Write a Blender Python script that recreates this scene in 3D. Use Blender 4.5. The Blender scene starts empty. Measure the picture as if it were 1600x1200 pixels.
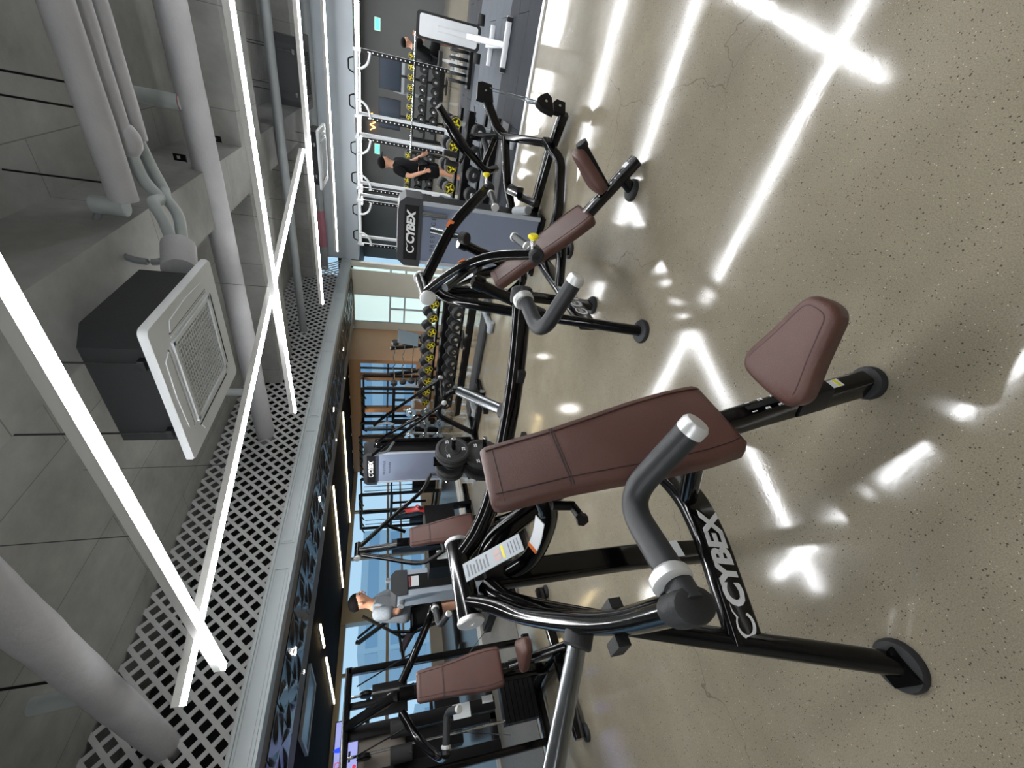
import bpy, math, random
from mathutils import Vector, Matrix
random.seed(7)
S = bpy.context.scene
COL = S.collection
V = Vector

# ------------------------------------------------------------------ camera
# building axes: X runs along the lattice wall, Y runs towards it, Z is up
cam_d = bpy.data.cameras.new('camera')
cam = bpy.data.objects.new('camera', cam_d)
COL.objects.link(cam)
R_ = V((0.618, -0.786, 0.016)); D_ = V((-0.2240, -0.1950, -0.9550)); F_ = V((0.754, 0.587, -0.296))
F_.normalize(); R_ = (R_ - F_ * R_.dot(F_)).normalized(); D_ = F_.cross(R_).normalized()
m = Matrix((D_, R_, -F_)).transposed().to_4x4()      # phone held upright, picture stored sideways
m.translation = V((0, 0, 1.55))
cam.matrix_world = m
cam_d.sensor_fit = 'HORIZONTAL'; cam_d.sensor_width = 36.0; cam_d.lens = 14.4
cam_d.clip_start = 0.02; cam_d.clip_end = 300
S.camera = cam

# ------------------------------------------------------------------ world, exposure
w = bpy.data.worlds.new('sky'); S.world = w; w.use_nodes = True
bg = w.node_tree.nodes['Background']
bg.inputs['Color'].default_value = (0.47, 0.74, 0.97, 1); bg.inputs['Strength'].default_value = 0.62
S.view_settings.view_transform = 'Standard'; S.view_settings.look = 'None'
S.view_settings.exposure = 0.6; S.view_settings.gamma = 1.0; S.view_settings.use_curve_mapping = False
S.cycles.use_denoising = True; S.cycles.use_adaptive_sampling = True; S.cycles.adaptive_threshold = 0.03
S.cycles.max_bounces = 6; S.cycles.diffuse_bounces = 4; S.cycles.glossy_bounces = 4
S.cycles.sample_clamp_indirect = 6.0
LED = 58.0        # strength of the white ceiling tubes
WARM = 10.0

# ------------------------------------------------------------------ materials
def lin(c):
    return tuple(((x / 255) / 12.92 if x / 255 <= 0.04045 else ((x / 255 + 0.055) / 1.055) ** 2.4) for x in c)
MATS = {}
def mat(name, rgb, rough=0.5, metal=0.0, noise=None, bump=None, emit=None, coat=0.0, spec=None, trans=0.0):
    """rgb in sRGB 0-255; noise=(scale, amount); bump=(scale, strength)"""
    if name in MATS: return MATS[name]
    mt = bpy.data.materials.new(name); mt.use_nodes = True
    nt = mt.node_tree; b = nt.nodes['Principled BSDF']; L = nt.links.new
    c = lin(rgb) + (1,)
    b.inputs['Base Color'].default_value = c
    b.inputs['Roughness'].default_value = rough; b.inputs['Metallic'].default_value = metal
    if coat: b.inputs['Coat Weight'].default_value = coat; b.inputs['Coat Roughness'].default_value = 0.06
    if spec is not None: b.inputs['Specular IOR Level'].default_value = spec
    if trans: b.inputs['Transmission Weight'].default_value = trans
    tc = nt.nodes.new('ShaderNodeTexCoord')
    if noise:
        n = nt.nodes.new('ShaderNodeTexNoise'); n.inputs['Scale'].default_value = noise[0]; n.inputs['Detail'].default_value = 6
        L(tc.outputs['Object'], n.inputs['Vector'])
        r = nt.nodes.new('ShaderNodeMapRange'); r.inputs['From Min'].default_value = 0.3; r.inputs['From Max'].default_value = 0.7
        r.inputs['To Min'].default_value = 1 - noise[1]; r.inputs['To Max'].default_value = 1 + noise[1]
        L(n.outputs['Fac'], r.inputs['Value'])
        mx = nt.nodes.new('ShaderNodeVectorMath'); mx.operation = 'SCALE'
        mx.inputs[0].default_value = c[:3]; L(r.outputs[0], mx.inputs['Scale']); L(mx.outputs[0], b.inputs['Base Color'])
    if bump:
        n2 = nt.nodes.new('ShaderNodeTexNoise'); n2.inputs['Scale'].default_value = bump[0]; n2.inputs['Detail'].default_value = 4
        L(tc.outputs['Object'], n2.inputs['Vector'])
        bp = nt.nodes.new('ShaderNodeBump'); bp.inputs['Strength'].default_value = bump[1]; bp.inputs['Distance'].default_value = 0.01
        L(n2.outputs['Fac'], bp.inputs['Height']); L(bp.outputs[0], b.inputs['Normal'])
    if emit:
        b.inputs['Emission Color'].default_value = lin(emit[0]) + (1,); b.inputs['Emission Strength'].default_value = emit[1]
    MATS[name] = mt
    return mt

def concrete_floor():
    mt = bpy.data.materials.new('polished_concrete'); mt.use_nodes = True
    nt = mt.node_tree; b = nt.nodes['Principled BSDF']; L = nt.links.new; N = nt.nodes.new
    tc = N('ShaderNodeTexCoord')
    def noise(s, d=6, rough=0.5):
        n = N('ShaderNodeTexNoise'); n.inputs['Scale'].default_value = s; n.inputs['Detail'].default_value = d
        n.inputs['Roughness'].default_value = rough; L(tc.outputs['Object'], n.inputs['Vector']); return n
    def ramp(src, stops):
        r = N('ShaderNodeValToRGB'); e = r.color_ramp.elements
        e[0].position, e[0].color = stops[0][0], stops[0][1] + (1,)
        e[1].position, e[1].color = stops[-1][0], stops[-1][1] + (1,)
        for p, c in stops[1:-1]:
            q = e.new(p); q.color = c + (1,)
        L(src, r.inputs['Fac']); return r
    def mix(a, bb, fac, mode='MIX'):
        x = N('ShaderNodeMix'); x.data_type = 'RGBA'; x.blend_type = mode
        L(a, x.inputs['A']); L(bb, x.inputs['B']) if not isinstance(bb, tuple) else x.inputs['B'].__setattr__('default_value', bb + (1,))
        if isinstance(fac, float): x.inputs['Factor'].default_value = fac
        else: L(fac, x.inputs['Factor'])
        return x.outputs['Result']
    base = ramp(noise(1.1, 8, 0.6).outputs['Fac'], [(0.3, lin((112, 106, 92))), (0.5, lin((124, 117, 102))), (0.7, lin((135, 128, 113)))])
    grain = ramp(noise(260, 3).outputs['Fac'], [(0.33, (0.74, 0.74, 0.73)), (0.67, (1.16, 1.16, 1.15))])
    c = mix(base.outputs['Color'], grain.outputs['Color'], 0.8, 'MULTIPLY')
    # aggregate: dark and pale chips
    for sc, thr, col, mscale in ((62, 0.20, lin((26, 23, 19)), 3.1), (105, 0.22, lin((44, 40, 33)), 5.0), (85, 0.15, lin((196, 190, 174)), 4.2)):
        v = N('ShaderNodeTexVoronoi'); v.inputs['Scale'].default_value = sc; L(tc.outputs['Object'], v.inputs['Vector'])
        lt = N('ShaderNodeMapRange'); lt.inputs['From Min'].default_value = thr; lt.inputs['From Max'].default_value = thr - 0.07
        L(v.outputs['Distance'], lt.inputs['Value'])
        # keep only some cells
        sep = N('ShaderNodeSeparateColor'); L(v.outputs['Color'], sep.inputs['Color'])
        gt = N('ShaderNodeMath'); gt.operation = 'GREATER_THAN'; gt.inputs[1].default_value = 0.62; L(sep.outputs[0], gt.inputs[0])
        mm = N('ShaderNodeMath'); mm.operation = 'MULTIPLY'; L(lt.outputs[0], mm.inputs[0]); L(gt.outputs[0], mm.inputs[1])
        m2 = N('ShaderNodeMath'); m2.operation = 'MULTIPLY'; L(mm.outputs[0], m2.inputs[0]); m2.inputs[1].default_value = 0.72
        c = mix(c, col, m2.outputs[0])
    # hairline cracks
    nd = noise(2.3, 4); wv = N('ShaderNodeVectorMath'); wv.operation = 'MULTIPLY_ADD'
    L(nd.outputs['Color'], wv.inputs[0]); wv.inputs[1].default_value = (0.5, 0.5, 0.5); L(tc.outputs['Object'], wv.inputs[2])
    vc = N('ShaderNodeTexVoronoi'); vc.feature = 'DISTANCE_TO_EDGE'; vc.inputs['Scale'].default_value = 0.75; L(wv.outputs[0], vc.inputs['Vector'])
    lt = N('ShaderNodeMapRange'); lt.inputs['From Min'].default_value = 0.0022; lt.inputs['From Max'].default_value = 0.0008; L(vc.outputs['Distance'], lt.inputs['Value'])
    msk = ramp(noise(0.55, 2).outputs['Fac'], [(0.46, (0, 0, 0)), (0.54, (1, 1, 1))])
    mm = N('ShaderNodeMath'); mm.operation = 'MULTIPLY'; L(lt.outputs[0], mm.inputs[0]); L(msk.outputs['Color'], mm.inputs[1])
    m2 = N('ShaderNodeMath'); m2.operation = 'MULTIPLY'; L(mm.outputs[0], m2.inputs[0]); m2.inputs[1].default_value = 0.6
    c = mix(c, lin((70, 64, 54)), m2.outputs[0])
    L(c, b.inputs['Base Color'])
    rr = N('ShaderNodeMapRange'); L(noise(3.0, 6, 0.65).outputs['Fac'], rr.inputs['Value'])
    rr.inputs['From Min'].default_value = 0.3; rr.inputs['From Max'].default_value = 0.7
    rr.inputs['To Min'].default_value = 0.06; rr.inputs['To Max'].default_value = 0.14
    L(rr.outputs[0], b.inputs['Roughness'])
    b.inputs['Specular IOR Level'].default_value = 0.55
    bp = N('ShaderNodeBump'); bp.inputs['Strength'].default_value = 0.05; bp.inputs['Distance'].default_value = 0.002
    L(noise(70, 3).outputs['Fac'], bp.inputs['Height'])
    bp2 = N('ShaderNodeBump'); bp2.inputs['Strength'].default_value = 0.04; bp2.inputs['Distance'].default_value = 0.006
    L(noise(9, 3).outputs['Fac'], bp2.inputs['Height']); L(bp.outputs[0], bp2.inputs['Normal']); L(bp2.outputs[0], b.inputs['Normal'])
    return mt
def concrete_raw():
    mt = bpy.data.materials.new('raw_concrete'); mt.use_nodes = True
    nt = mt.node_tree; b = nt.nodes['Principled BSDF']; L = nt.links.new; N = nt.nodes.new
    tc = N('ShaderNodeTexCoord')
    n = N('ShaderNodeTexNoise'); n.inputs['Scale'].default_value = 1.4; n.inputs['Detail'].default_value = 10; n.inputs['Roughness'].default_value = 0.65
    L(tc.outputs['Object'], n.inputs['Vector'])
    r = N('ShaderNodeValToRGB'); e = r.color_ramp.elements
    e[0].position = 0.3; e[0].color = lin((124, 126, 126)) + (1,); e[1].position = 0.72; e[1].color = lin((166, 168, 167)) + (1,)
    L(n.outputs['Fac'], r.inputs['Fac'])
    br = N('ShaderNodeTexBrick'); br.inputs['Scale'].default_value = 1.0; br.inputs['Mortar Size'].default_value = 0.004
    br.inputs['Brick Width'].default_value = 1.8; br.inputs['Row Height'].default_value = 0.9
    br.inputs['Color1'].default_value = (1, 1, 1, 1); br.inputs['Color2'].default_value = (0.88, 0.88, 0.88, 1); br.inputs['Mortar'].default_value = (0.45, 0.44, 0.42, 1)
    L(tc.outputs['Object'], br.inputs['Vector'])
    x = N('ShaderNodeMix'); x.data_type = 'RGBA'; x.blend_type = 'MULTIPLY'; x.inputs['Factor'].default_value = 0.8
    L(r.outputs['Color'], x.inputs['A']); L(br.outputs['Color'], x.inputs['B']); L(x.outputs['Result'], b.inputs['Base Color'])
    b.inputs['Roughness'].default_value = 0.85
    bp = N('ShaderNodeBump'); bp.inputs['Strength'].default_value = 0.25; bp.inputs['Distance'].default_value = 0.01
    L(n.outputs['Fac'], bp.inputs['Height']); L(bp.outputs[0], b.inputs['Normal'])
    return mt

M_FLOOR = concrete_floor(); M_CONC = concrete_raw()
BLK = mat('gloss_black_paint', (5, 5, 6), 0.14, 0.0, coat=0.25, spec=0.3)
BLKM = mat('satin_black_paint', (11, 11, 13), 0.4, spec=0.3)
RUB = mat('black_rubber', (24, 25, 27), 0.62, bump=(220, 0.15))
GRIP = mat('rubber_grip', (30, 33, 36), 0.5, bump=(400, 0.08))
LEA = mat('brown_leather', (79, 50, 43), 0.40, noise=(9, 0.10), bump=(330, 0.22))
LEAD = mat('leather_seam', (52, 30, 26), 0.6)
STEEL = mat('brushed_steel', (120, 124, 127), 0.26, 1.0, noise=(40, 0.12))
CHROME = mat('chrome', (215, 216, 218), 0.12, 1.0)
ALU = mat('matte_aluminium', (206, 208, 208), 0.38, 0.55)
WHT = mat('white_paint', (226, 228, 228), 0.45)
RACKW = mat('white_rack_paint', (222, 226, 230), 0.35, noise=(4, 0.04))
TRIM = mat('pale_grey_moulding', (184, 194, 199), 0.42, noise=(2.5, 0.05))
TAUPE = mat('taupe_soffit_paint', (128, 124, 120), 0.6, noise=(3, 0.04))
GBLK = mat('glossy_black_relief', (66, 66, 66), 0.26, 0.2)
DCEIL = mat('dark_mirror_ceiling', (25, 15, 9), 0.8, noise=(2, 0.3), spec=0.03)
LATM = mat('lattice_white', (178, 181, 183), 0.55, noise=(6, 0.05))
WRAP = mat('pipe_wrap_tape', (176, 178, 184), 0.7, noise=(5, 0.06), bump=(26, 0.35))
WRAPB = mat('pale_pipe_foam', (166, 176, 178), 0.7, noise=(8, 0.05))
ACB = mat('cassette_body_black', (33, 36, 39), 0.75, bump=(120, 0.2))
ACW = mat('cassette_white_plastic', (232, 239, 246), 0.4)
DARK = mat('dark_gap', (9, 10, 11), 0.8)
GREY = mat('grey_powder_coat', (128, 134, 138), 0.42, noise=(6, 0.06))
PANEL = mat('blue_grey_panel', (126, 136, 158), 0.25, 0.2, noise=(1.2, 0.10), coat=0.5)
STRIP = mat('pale_aluminium_strip', (188, 196, 206), 0.3, 0.4)
YEL = mat('yellow_plastic', (222, 208, 30), 0.4)
WTXT = mat('white_print', (226, 228, 230), 0.5)
BTXT = mat('dark_print', (30, 32, 38), 0.5)
LBL = mat('white_label', (216, 220, 224), 0.4)
ORG = mat('orange_label', (214, 116, 58), 0.45)
REDM = mat('red_paint', (126, 22, 26), 0.35)
SKIN = mat('skin', (186, 138, 112), 0.5)
BLKC = mat('black_cloth', (15, 16, 18), 0.9, spec=0.15)
GRYC = mat('grey_marl_cloth', (112, 120, 127), 0.85, noise=(80, 0.15))
HAIR = mat('black_hair', (9, 8, 8), 0.85, spec=0.15)
GLASS = mat('frosted_glass', (206, 232, 232), 0.35)
E_LED = mat('led_white', (255, 255, 255), 0.5, emit=((250, 252, 255), LED))
E_LEDS = mat('led_diffuser_side', (240, 240, 236), 0.5, emit=((255, 250, 240), LED * 0.22))
E_WARM = mat('led_warm', (255, 240, 205), 0.5, emit=((255, 228, 170), WARM))
E_SPOT = mat('downlight_glow', (255, 255, 255), 0.5, emit=((255, 250, 240), 20))

# ------------------------------------------------------------------ geometry helpers
def cr(pts, n=8):
    """Catmull-Rom through points"""
    P = [V(p) for p in pts]; out = []
    for i in range(len(P) - 1):
        a = P[i - 1] if i else P[0] * 2 - P[1]; b = P[i]; c = P[i + 1]
        d = P[i + 2] if i + 2 < len(P) else P[-1] * 2 - P[-2]
        for k in range(n):
            t = k / n
            out.append(0.5 * ((2 * b) + (c - a) * t + (2 * a - 5 * b + 4 * c - d) * t * t + (3 * b - a - 3 * c + d) * t ** 3))
    out.append(P[-1]); return out
def fillet(pts, r, n=5):
    """polyline with rounded corners"""
    P = [V(p) for p in pts]; out = [P[0]]
    for i in range(1, len(P) - 1):
        a = (P[i - 1] - P[i]); b = (P[i + 1] - P[i]); rr = min(r, a.length * 0.48, b.length * 0.48)
        p0 = P[i] + a.normalized() * rr; p1 = P[i] + b.normalized() * rr
        for k in range(n + 1):
            t = k / n; out.append((1 - t) ** 2 * p0 + 2 * t * (1 - t) * P[i] + t * t * p1)
    out.append(P[-1]); return out
def rrect(w, h, r, n=3):
    out = []
    for cx, cy, a0 in ((w / 2 - r, h / 2 - r, 0), (-w / 2 + r, h / 2 - r, 90), (-w / 2 + r, -h / 2 + r, 180), (w / 2 - r, -h / 2 + r, 270)):
        for k in range(n + 1):
            a = math.radians(a0 + 90 * k / n); out.append((cx + r * math.cos(a), cy + r * math.sin(a)))
    return out
def ell(rx, ry, n=12):
    return [(rx * math.cos(2 * math.pi * k / n), ry * math.sin(2 * math.pi * k / n)) for k in range(n)]

class MB:
    def __init__(s): s.v = []; s.f = []; s.mi = []; s.cur = 0
    def add(s, vs, fs):
        o = len(s.v); s.v += [tuple(v) for v in vs]
        for f in fs: s.f.append(tuple(i + o for i in f)); s.mi.append(s.cur)
        return s
    def box(s, c, size, rot=None):
        c = V(c); hx, hy, hz = size[0] / 2, size[1] / 2, size[2] / 2
        vs = [V((x, y, z)) for x in (-hx, hx) for y in (-hy, hy) for z in (-hz, hz)]
        if rot is not None: vs = [rot @ v for v in vs]
        return s.add([v + c for v in vs], [(0, 1, 3, 2), (4, 6, 7, 5), (0, 4, 5, 1), (2, 3, 7, 6), (0, 2, 6, 4), (1, 5, 7, 3)])
    def bb(s, lo, hi): return s.box([(a + b) / 2 for a, b in zip(lo, hi)], [b - a for a, b in zip(lo, hi)])
    def sweep(s, pts, sec, up=(0, 0, 1), cap=True, scale=None):
        """sweep a 2-D section (x across, y along 'up') along points"""
        P = [V(p) for p in pts]; n = len(sec); up = V(up); rings = []; last = None
        for i, p in enumerate(P):
            t = (P[min(i + 1, len(P) - 1)] - P[max(i - 1, 0)]).normalized()
            u = up - t * up.dot(t)
            if u.length < 0.05: u = last - t * last.dot(t) if last is not None else t.orthogonal()
            u.normalize(); last = u; sd = t.cross(u)
            k = scale[i] if scale else 1.0
            rings.append([p + sd * (x * k) + u * (y * k) for x, y in sec])
        vs = [v for r in rings for v in r]; fs = []
        for i in range(len(P) - 1):
            for j in range(n):
                a = i * n + j; b = i * n + (j + 1) % n; fs.append((a, b, b + n, a + n))
        if cap: fs.append(tuple(range(n - 1, -1, -1))); fs.append(tuple((len(P) - 1) * n + j for j in range(n)))
        return s.add(vs, fs)
    def tube(s, pts, r, n=12, **k):
        return s.sweep(pts, ell(r, r, n), **k)
    def beam(s, p, q, w, h, up=(0, 0, 1), r=0.0):
        return s.sweep([p, q], rrect(w, h, r or min(w, h) * 0.15, 2), up)
    def lathe(s, p, axis, prof, n=20):
        """prof = [(radius, height along axis), ...] from p"""
        p = V(p); a = V(axis).normalized(); u = a.orthogonal().normalized(); w_ = a.cross(u); vs = []; fs = []
        for r, h in prof:
            for k in range(n):
                t = 2 * math.pi * k / n; vs.append(p + a * h + (u * math.cos(t) + w_ * math.sin(t)) * max(r, 1e-4))
        for i in range(len(prof) - 1):
            for j in range(n):
                c = i * n + j; d = i * n + (j + 1) % n; fs.append((c, d, d + n, c + n))
        fs.append(tuple(range(n - 1, -1, -1))); fs.append(tuple((len(prof) - 1) * n + j for j in range(n)))
        return s.add(vs, fs)
    def cyl(s, p, q, r, n=16):
        d = V(q) - V(p); b = min(r * 0.12, d.length * 0.2)
        return s.lathe(p, d, [(r - b, 0), (r, b), (r, d.length - b), (r - b, d.length)], n)
    def ball(s, c, r, n=12, sc=(1, 1, 1)):
        vs = []; fs = []; m_ = n // 2; c = V(c)
        for i in range(m_ + 1):
            th = math.pi * i / m_
            for j in range(n):
                a = 2 * math.pi * j / n
                vs.append(c + V((max(math.sin(th), 1e-3) * math.cos(a) * r * sc[0], max(math.sin(th), 1e-3) * math.sin(a) * r * sc[1], math.cos(th) * r * sc[2])))
        for i in range(m_):
            for j in range(n):
                a = i * n + j; b = i * n + (j + 1) % n; fs.append((a, a + n, b + n, b))
        fs.append(tuple(range(n))); fs.append(tuple(m_ * n + j for j in range(n - 1, -1, -1)))
        return s.add(vs, fs)
    def prism(s, poly, o, ax, ay, th):
        """polygon in plane (o, ax, ay) extruded by th along ax x ay, centred"""
        o = V(o); ax = V(ax).normalized(); ay = V(ay).normalized(); nz = ax.cross(ay); n = len(poly)
        a = [o + ax * x + ay * y - nz * th / 2 for x, y in poly]; b = [v + nz * th for v in a]
        fs = [tuple(range(n - 1, -1, -1)), tuple(range(n, 2 * n))] + [(i, (i + 1) % n, (i + 1) % n + n, i + n) for i in range(n)]
        return s.add(a + b, fs)
    def cushion(s, poly, o, ax, ay, th, edge=0.03, dome=0.008, n=5):
        """upholstered pad: outline (counter-clockwise) in plane, front along ax x ay"""
        o = V(o); ax = V(ax).normalized(); ay = V(ay).normalized(); nz = ax.cross(ay); m_ = len(poly)
        P = [V((x, y)) for x, y in poly]; nr = []
        for i in range(m_):
            t = (P[(i + 1) % m_] - P[i - 1]).normalized(); nr.append(V((-t.y, t.x)))
        lay = [(edge * 0.5, 0.0), (0.004, edge * 0.35)]
        for k in range(n + 1):
            a = math.pi / 2 * k / n; lay.append((edge * (1 - math.cos(a)), th - edge + edge * math.sin(a)))
        lay.append((edge * 1.2, th + dome * 0.2))
        vs = []; fs = []
        for ins, h in lay:
            for p, q in zip(P, nr): vs.append(o + ax * (p.x + q.x * ins) + ay * (p.y + q.y * ins) + nz * h)
        for i in range(len(lay) - 1):
            for j in range(m_):
                a = i * m_ + j; b = i * m_ + (j + 1) % m_; fs.append((a, b, b + m_, a + m_))
        fs.append(tuple(range(m_ - 1, -1, -1)))
        best = min(range(m_), key=lambda k: sum(abs(P[i].x + P[(k - i) % m_].x) + abs(P[i].y - P[(k - i) % m_].y) for i in range(m_)))
        b0 = (len(lay) - 1) * m_; i0 = (best // 2 + 1) % m_ if best % 2 else (best // 2) % m_; done = set()
        for q in range(m_ // 2 + 1):
            i = (i0 + q) % m_; f = [i, (i + 1) % m_, (best - i - 1) % m_, (best - i) % m_]; g = []
            for a in f:
                if a not in g: g.append(a)
            key = frozenset(g)
            if len(g) > 2 and key not in done: done.add(key); fs.append(tuple(b0 + a for a in g))
        return s.add(vs, fs)
    def mesh(s, name, mats, angle=38):
        me = bpy.data.meshes.new(name); me.from_pydata(s.v, [], s.f)
        for q in (mats if isinstance(mats, (list, tuple)) else [mats]): me.materials.append(q)
        if any(s.mi): me.polygons.foreach_set('material_index', s.mi)
        me.polygons.foreach_set('use_smooth', [True] * len(me.polygons))
        me.update()
        try: me.set_sharp_from_angle(angle=math.radians(angle))
        except Exception: pass
        return me
    def build(s, name, mats, parent=None, angle=38, **tags):
        o = bpy.data.objects.new(name, s.mesh(name, mats, angle)); COL.objects.link(o)
        if parent is not None: o.parent = parent
        for k, v in tags.items(): o[k] = v
        return o
def thing(name, label, cat, loc=(0, 0, 0), rz=0.0, group=None):
    o = bpy.data.objects.new(name, None); COL.objects.link(o); o.empty_display_size = 0.05
    o.location = loc; o.rotation_euler = (0, 0, rz); o['label'] = label; o['category'] = cat
    if group: o['group'] = group
    return o
def copy_tree(o, parent=None):
    c = o.copy(); COL.objects.link(c); c.parent = parent
    for ch in list(o.children): copy_tree(ch, c)
    return c
def inst(me, name, loc, parent=None, rot=(0, 0, 0), scale=(1, 1, 1)):
    o = bpy.data.objects.new(name, me); COL.objects.link(o); o.location = loc; o.rotation_euler = rot; o.scale = scale
    if parent is not None: o.parent = parent
    return o
def struct(o): o['kind'] = 'structure'; return o
def text_mesh(txt, size=1.0, shear=0.0, bold=0.0, space=1.0, depth=0.002, align='CENTER'):
    cu = bpy.data.curves.new('lettering', 'FONT'); cu.body = txt; cu.size = size; cu.shear = shear; cu.offset = bold
    cu.space_character = space; cu.extrude = depth; cu.align_x = align; cu.align_y = 'CENTER'; cu.resolution_u = 3
    t = bpy.data.objects.new('lettering', cu); COL.objects.link(t)
    bpy.context.view_layer.update()
    me = bpy.data.meshes.new_from_object(t.evaluated_get(bpy.context.evaluated_depsgraph_get()))
    bpy.data.objects.remove(t); bpy.data.curves.remove(cu)
    return me
def place_text(txt, o, ax, ay, size, material, parent, name='lettering', **k):
    """flat lettering in the plane with x along ax and y along ay"""
    me = text_mesh(txt, size, **k); me.materials.clear(); me.materials.append(material)
    ob = bpy.data.objects.new(name, me); COL.objects.link(ob); ob.parent = parent
    ax = V(ax).normalized(); ay = V(ay); ay = (ay - ax * ay.dot(ax)).normalized(); az = ax.cross(ay)
    mm = Matrix((ax, ay, az)).transposed().to_4x4(); mm.translation = V(o); ob.matrix_local = mm
    return ob
def swoosh(mb, o, ax, ay, s_):
    """the round open mark in front of the maker's lettering"""
    pts_o = []; pts_i = []
    for k in range(25):
        a = math.radians(40 + 290 * k / 24)
        pts_o.append((0.52 * math.cos(a), 0.5 * math.sin(a))); pts_i.append((0.04 + 0.40 * math.cos(a) * (1 if k < 18 else 0.96), 0.03 + 0.37 * math.sin(a)))
    o = V(o); ax = V(ax).normalized(); ay = V(ay).normalized(); nz = ax.cross(ay)
    vs = []; fs = []
    for (a, b), (c, d) in zip(pts_o, pts_i):
        vs.append(o + ax * a * s_ + ay * b * s_ + nz * 0.0015); vs.append(o + ax * c * s_ + ay * d * s_ + nz * 0.0015)
    for k in range(24): fs.append((2 * k, 2 * k + 2, 2 * k + 3, 2 * k + 1))
    mb.add(vs, fs)
    tail = [(0.30, 0.36), (0.62, 0.52), (0.95, 0.50), (0.60, 0.44), (0.36, 0.28)]
    n = len(tail); mb.add([o + ax * x * s_ + ay * y * s_ + nz * 0.0015 for x, y in tail], [tuple(range(n - 1, -1, -1))])
# ================================================================== THE SETTING
struct(MB().bb((-4, -7, -0.2), (17.2, 12, 0)).build('floor', M_FLOOR))
struct(MB().bb((-4, -7, 3.75), (12.2, 5.6, 3.95)).build('ceiling', M_CONC))
b = MB().bb((-4, 1.25, 3.2), (6.05, 1.76, 3.75)); b.bb((6.95, 1.25, 3.2), (12.2, 1.76, 3.75)); struct(b.build('trim_1', M_CONC))
struct(MB().bb((6.05, -7, 3.2), (6.95, 4.77, 3.75)).build('trim_2', M_CONC))
struct(MB().bb((10.2, -7, 3.25), (10.9, 4.77, 3.75)).build('trim_3', M_CONC))
# outer walls (mostly out of view, they close the hall)
WALLM = mat('warm_grey_wall', (168, 166, 160), 0.7, noise=(2, 0.05))
DWALL = mat('plenum_shade_black', (8, 8, 9), 0.9)
struct(MB().bb((-4.2, -7, 0), (-4, 12, 3.95)).build('wall_near', WALLM))
struct(MB().bb((-4.2, -7.2, 0), (17.4, -7, 3.95)).build('wall_right', WALLM))
struct(MB().bb((-4, 5.55, 2.74), (12.2, 5.65, 3.75)).build('wall_plenum', DWALL))  # near-black sheet, its colour stands in for the shade behind the lattice

# lattice above the moulding: crossing slats
lat = struct(MB().bb((-0.6, 4.762, 2.72), (11.6, 4.79, 2.735)).build('wall_lattice', LATM))
zb, zt = 2.735, 3.75; hgt = zt - zb; wd = 0.054
for sgn in (1, -1):
    q = MB()
    for y0, y1 in ((0.0, 0.008),):
        q.add([(-wd / 2, y0, 0), (wd / 2, y0, 0), (wd / 2 + sgn * hgt, y0, hgt), (-wd / 2 + sgn * hgt, y0, hgt),
               (-wd / 2, y1, 0), (wd / 2, y1, 0), (wd / 2 + sgn * hgt, y1, hgt), (-wd / 2 + sgn * hgt, y1, hgt)],
              [(0, 1, 2, 3), (7, 6, 5, 4), (0, 4, 5, 1), (1, 5, 6, 2), (2, 6, 7, 3), (3, 7, 4, 0)])
    me = q.mesh('slat', LATM)
    x = -0.5 if sgn > 0 else 0.4
    while x < (11.5 if sgn < 0 else 10.6):
        inst(me, 'slat', (x, 4.766 + (0.008 if sgn < 0 else 0), zb), lat); x += 0.16
# moulded fascia under the lattice
fr = MB(); fr.bb((-0.6, 4.77, 2.5), (11.6, 4.92, 2.72))
fr.bb((-0.6, 4.745, 2.695), (11.6, 4.77, 2.72)); fr.bb((-0.6, 4.752, 2.50), (11.6, 4.77, 2.515))
fas = struct(fr.build('trim_4', TRIM))
def frame_mesh(wid, hei, bar, dep):
    q = MB()
    for lo, hi in (((0, 0), (wid, bar)), ((0, hei - bar), (wid, hei)), ((0, bar), (bar, hei - bar)), ((wid - bar, bar), (wid, hei - bar))):
        q.bb((lo[0], -dep, lo[1]), (hi[0], 0, hi[1]))
    q.bb((bar * 2.2, -dep * 0.7, bar * 2.2), (wid - bar * 2.2, 0, hei - bar * 2.2))
    return q.mesh('panel', TRIM)
fm = frame_mesh(1.86, 0.155, 0.014, 0.012)
for k in range(-1, 5): inst(fm, 'panel', (0.87 + 2.165 * k if k >= 0 else -1.295 + 0.72, 4.771, 2.53), fas, scale=(1 if k >= 0 else 0.6, 1, 1))
# soffit behind the fascia with glossy relief panels
sf = MB(); sf.bb((-0.6, 4.92, 2.5), (11.6, 6.8, 2.73)); sof = struct(sf.build('trim_5', TAUPE))
pm = MB(); pm.bb((-0.205, -0.56, -0.010), (0.205, 0.56, 0)); pme = pm.mesh('relief_panel', GBLK)
def leaf(mb, pts, wid, hgt_):
    c = cr(pts, 6); n = len(c)
    for i in range(n - 1):
        pass
    vs = []; fs = []
    for i, p in enumerate(c):
        t = (c[min(i + 1, n - 1)] - c[max(i - 1, 0)]).normalized(); sd = V((-t.y, t.x, 0)); k = math.sin(math.pi * min(max(i / (n - 1), 0.03), 0.97))
        for a, h in ((-1, 0), (-0.5, -0.8), (0, -1), (0.5, -0.8), (1, 0)): vs.append(p + sd * a * wid * k + V((0, 0, h * hgt_ * 0.55 * k - 0.009)))
    for i in range(n - 1):
        for j in range(4):
            a = i * 5 + j; fs.append((a, a + 1, a + 6, a + 5))
    mb.add(vs, fs)
lm = MB()
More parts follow.
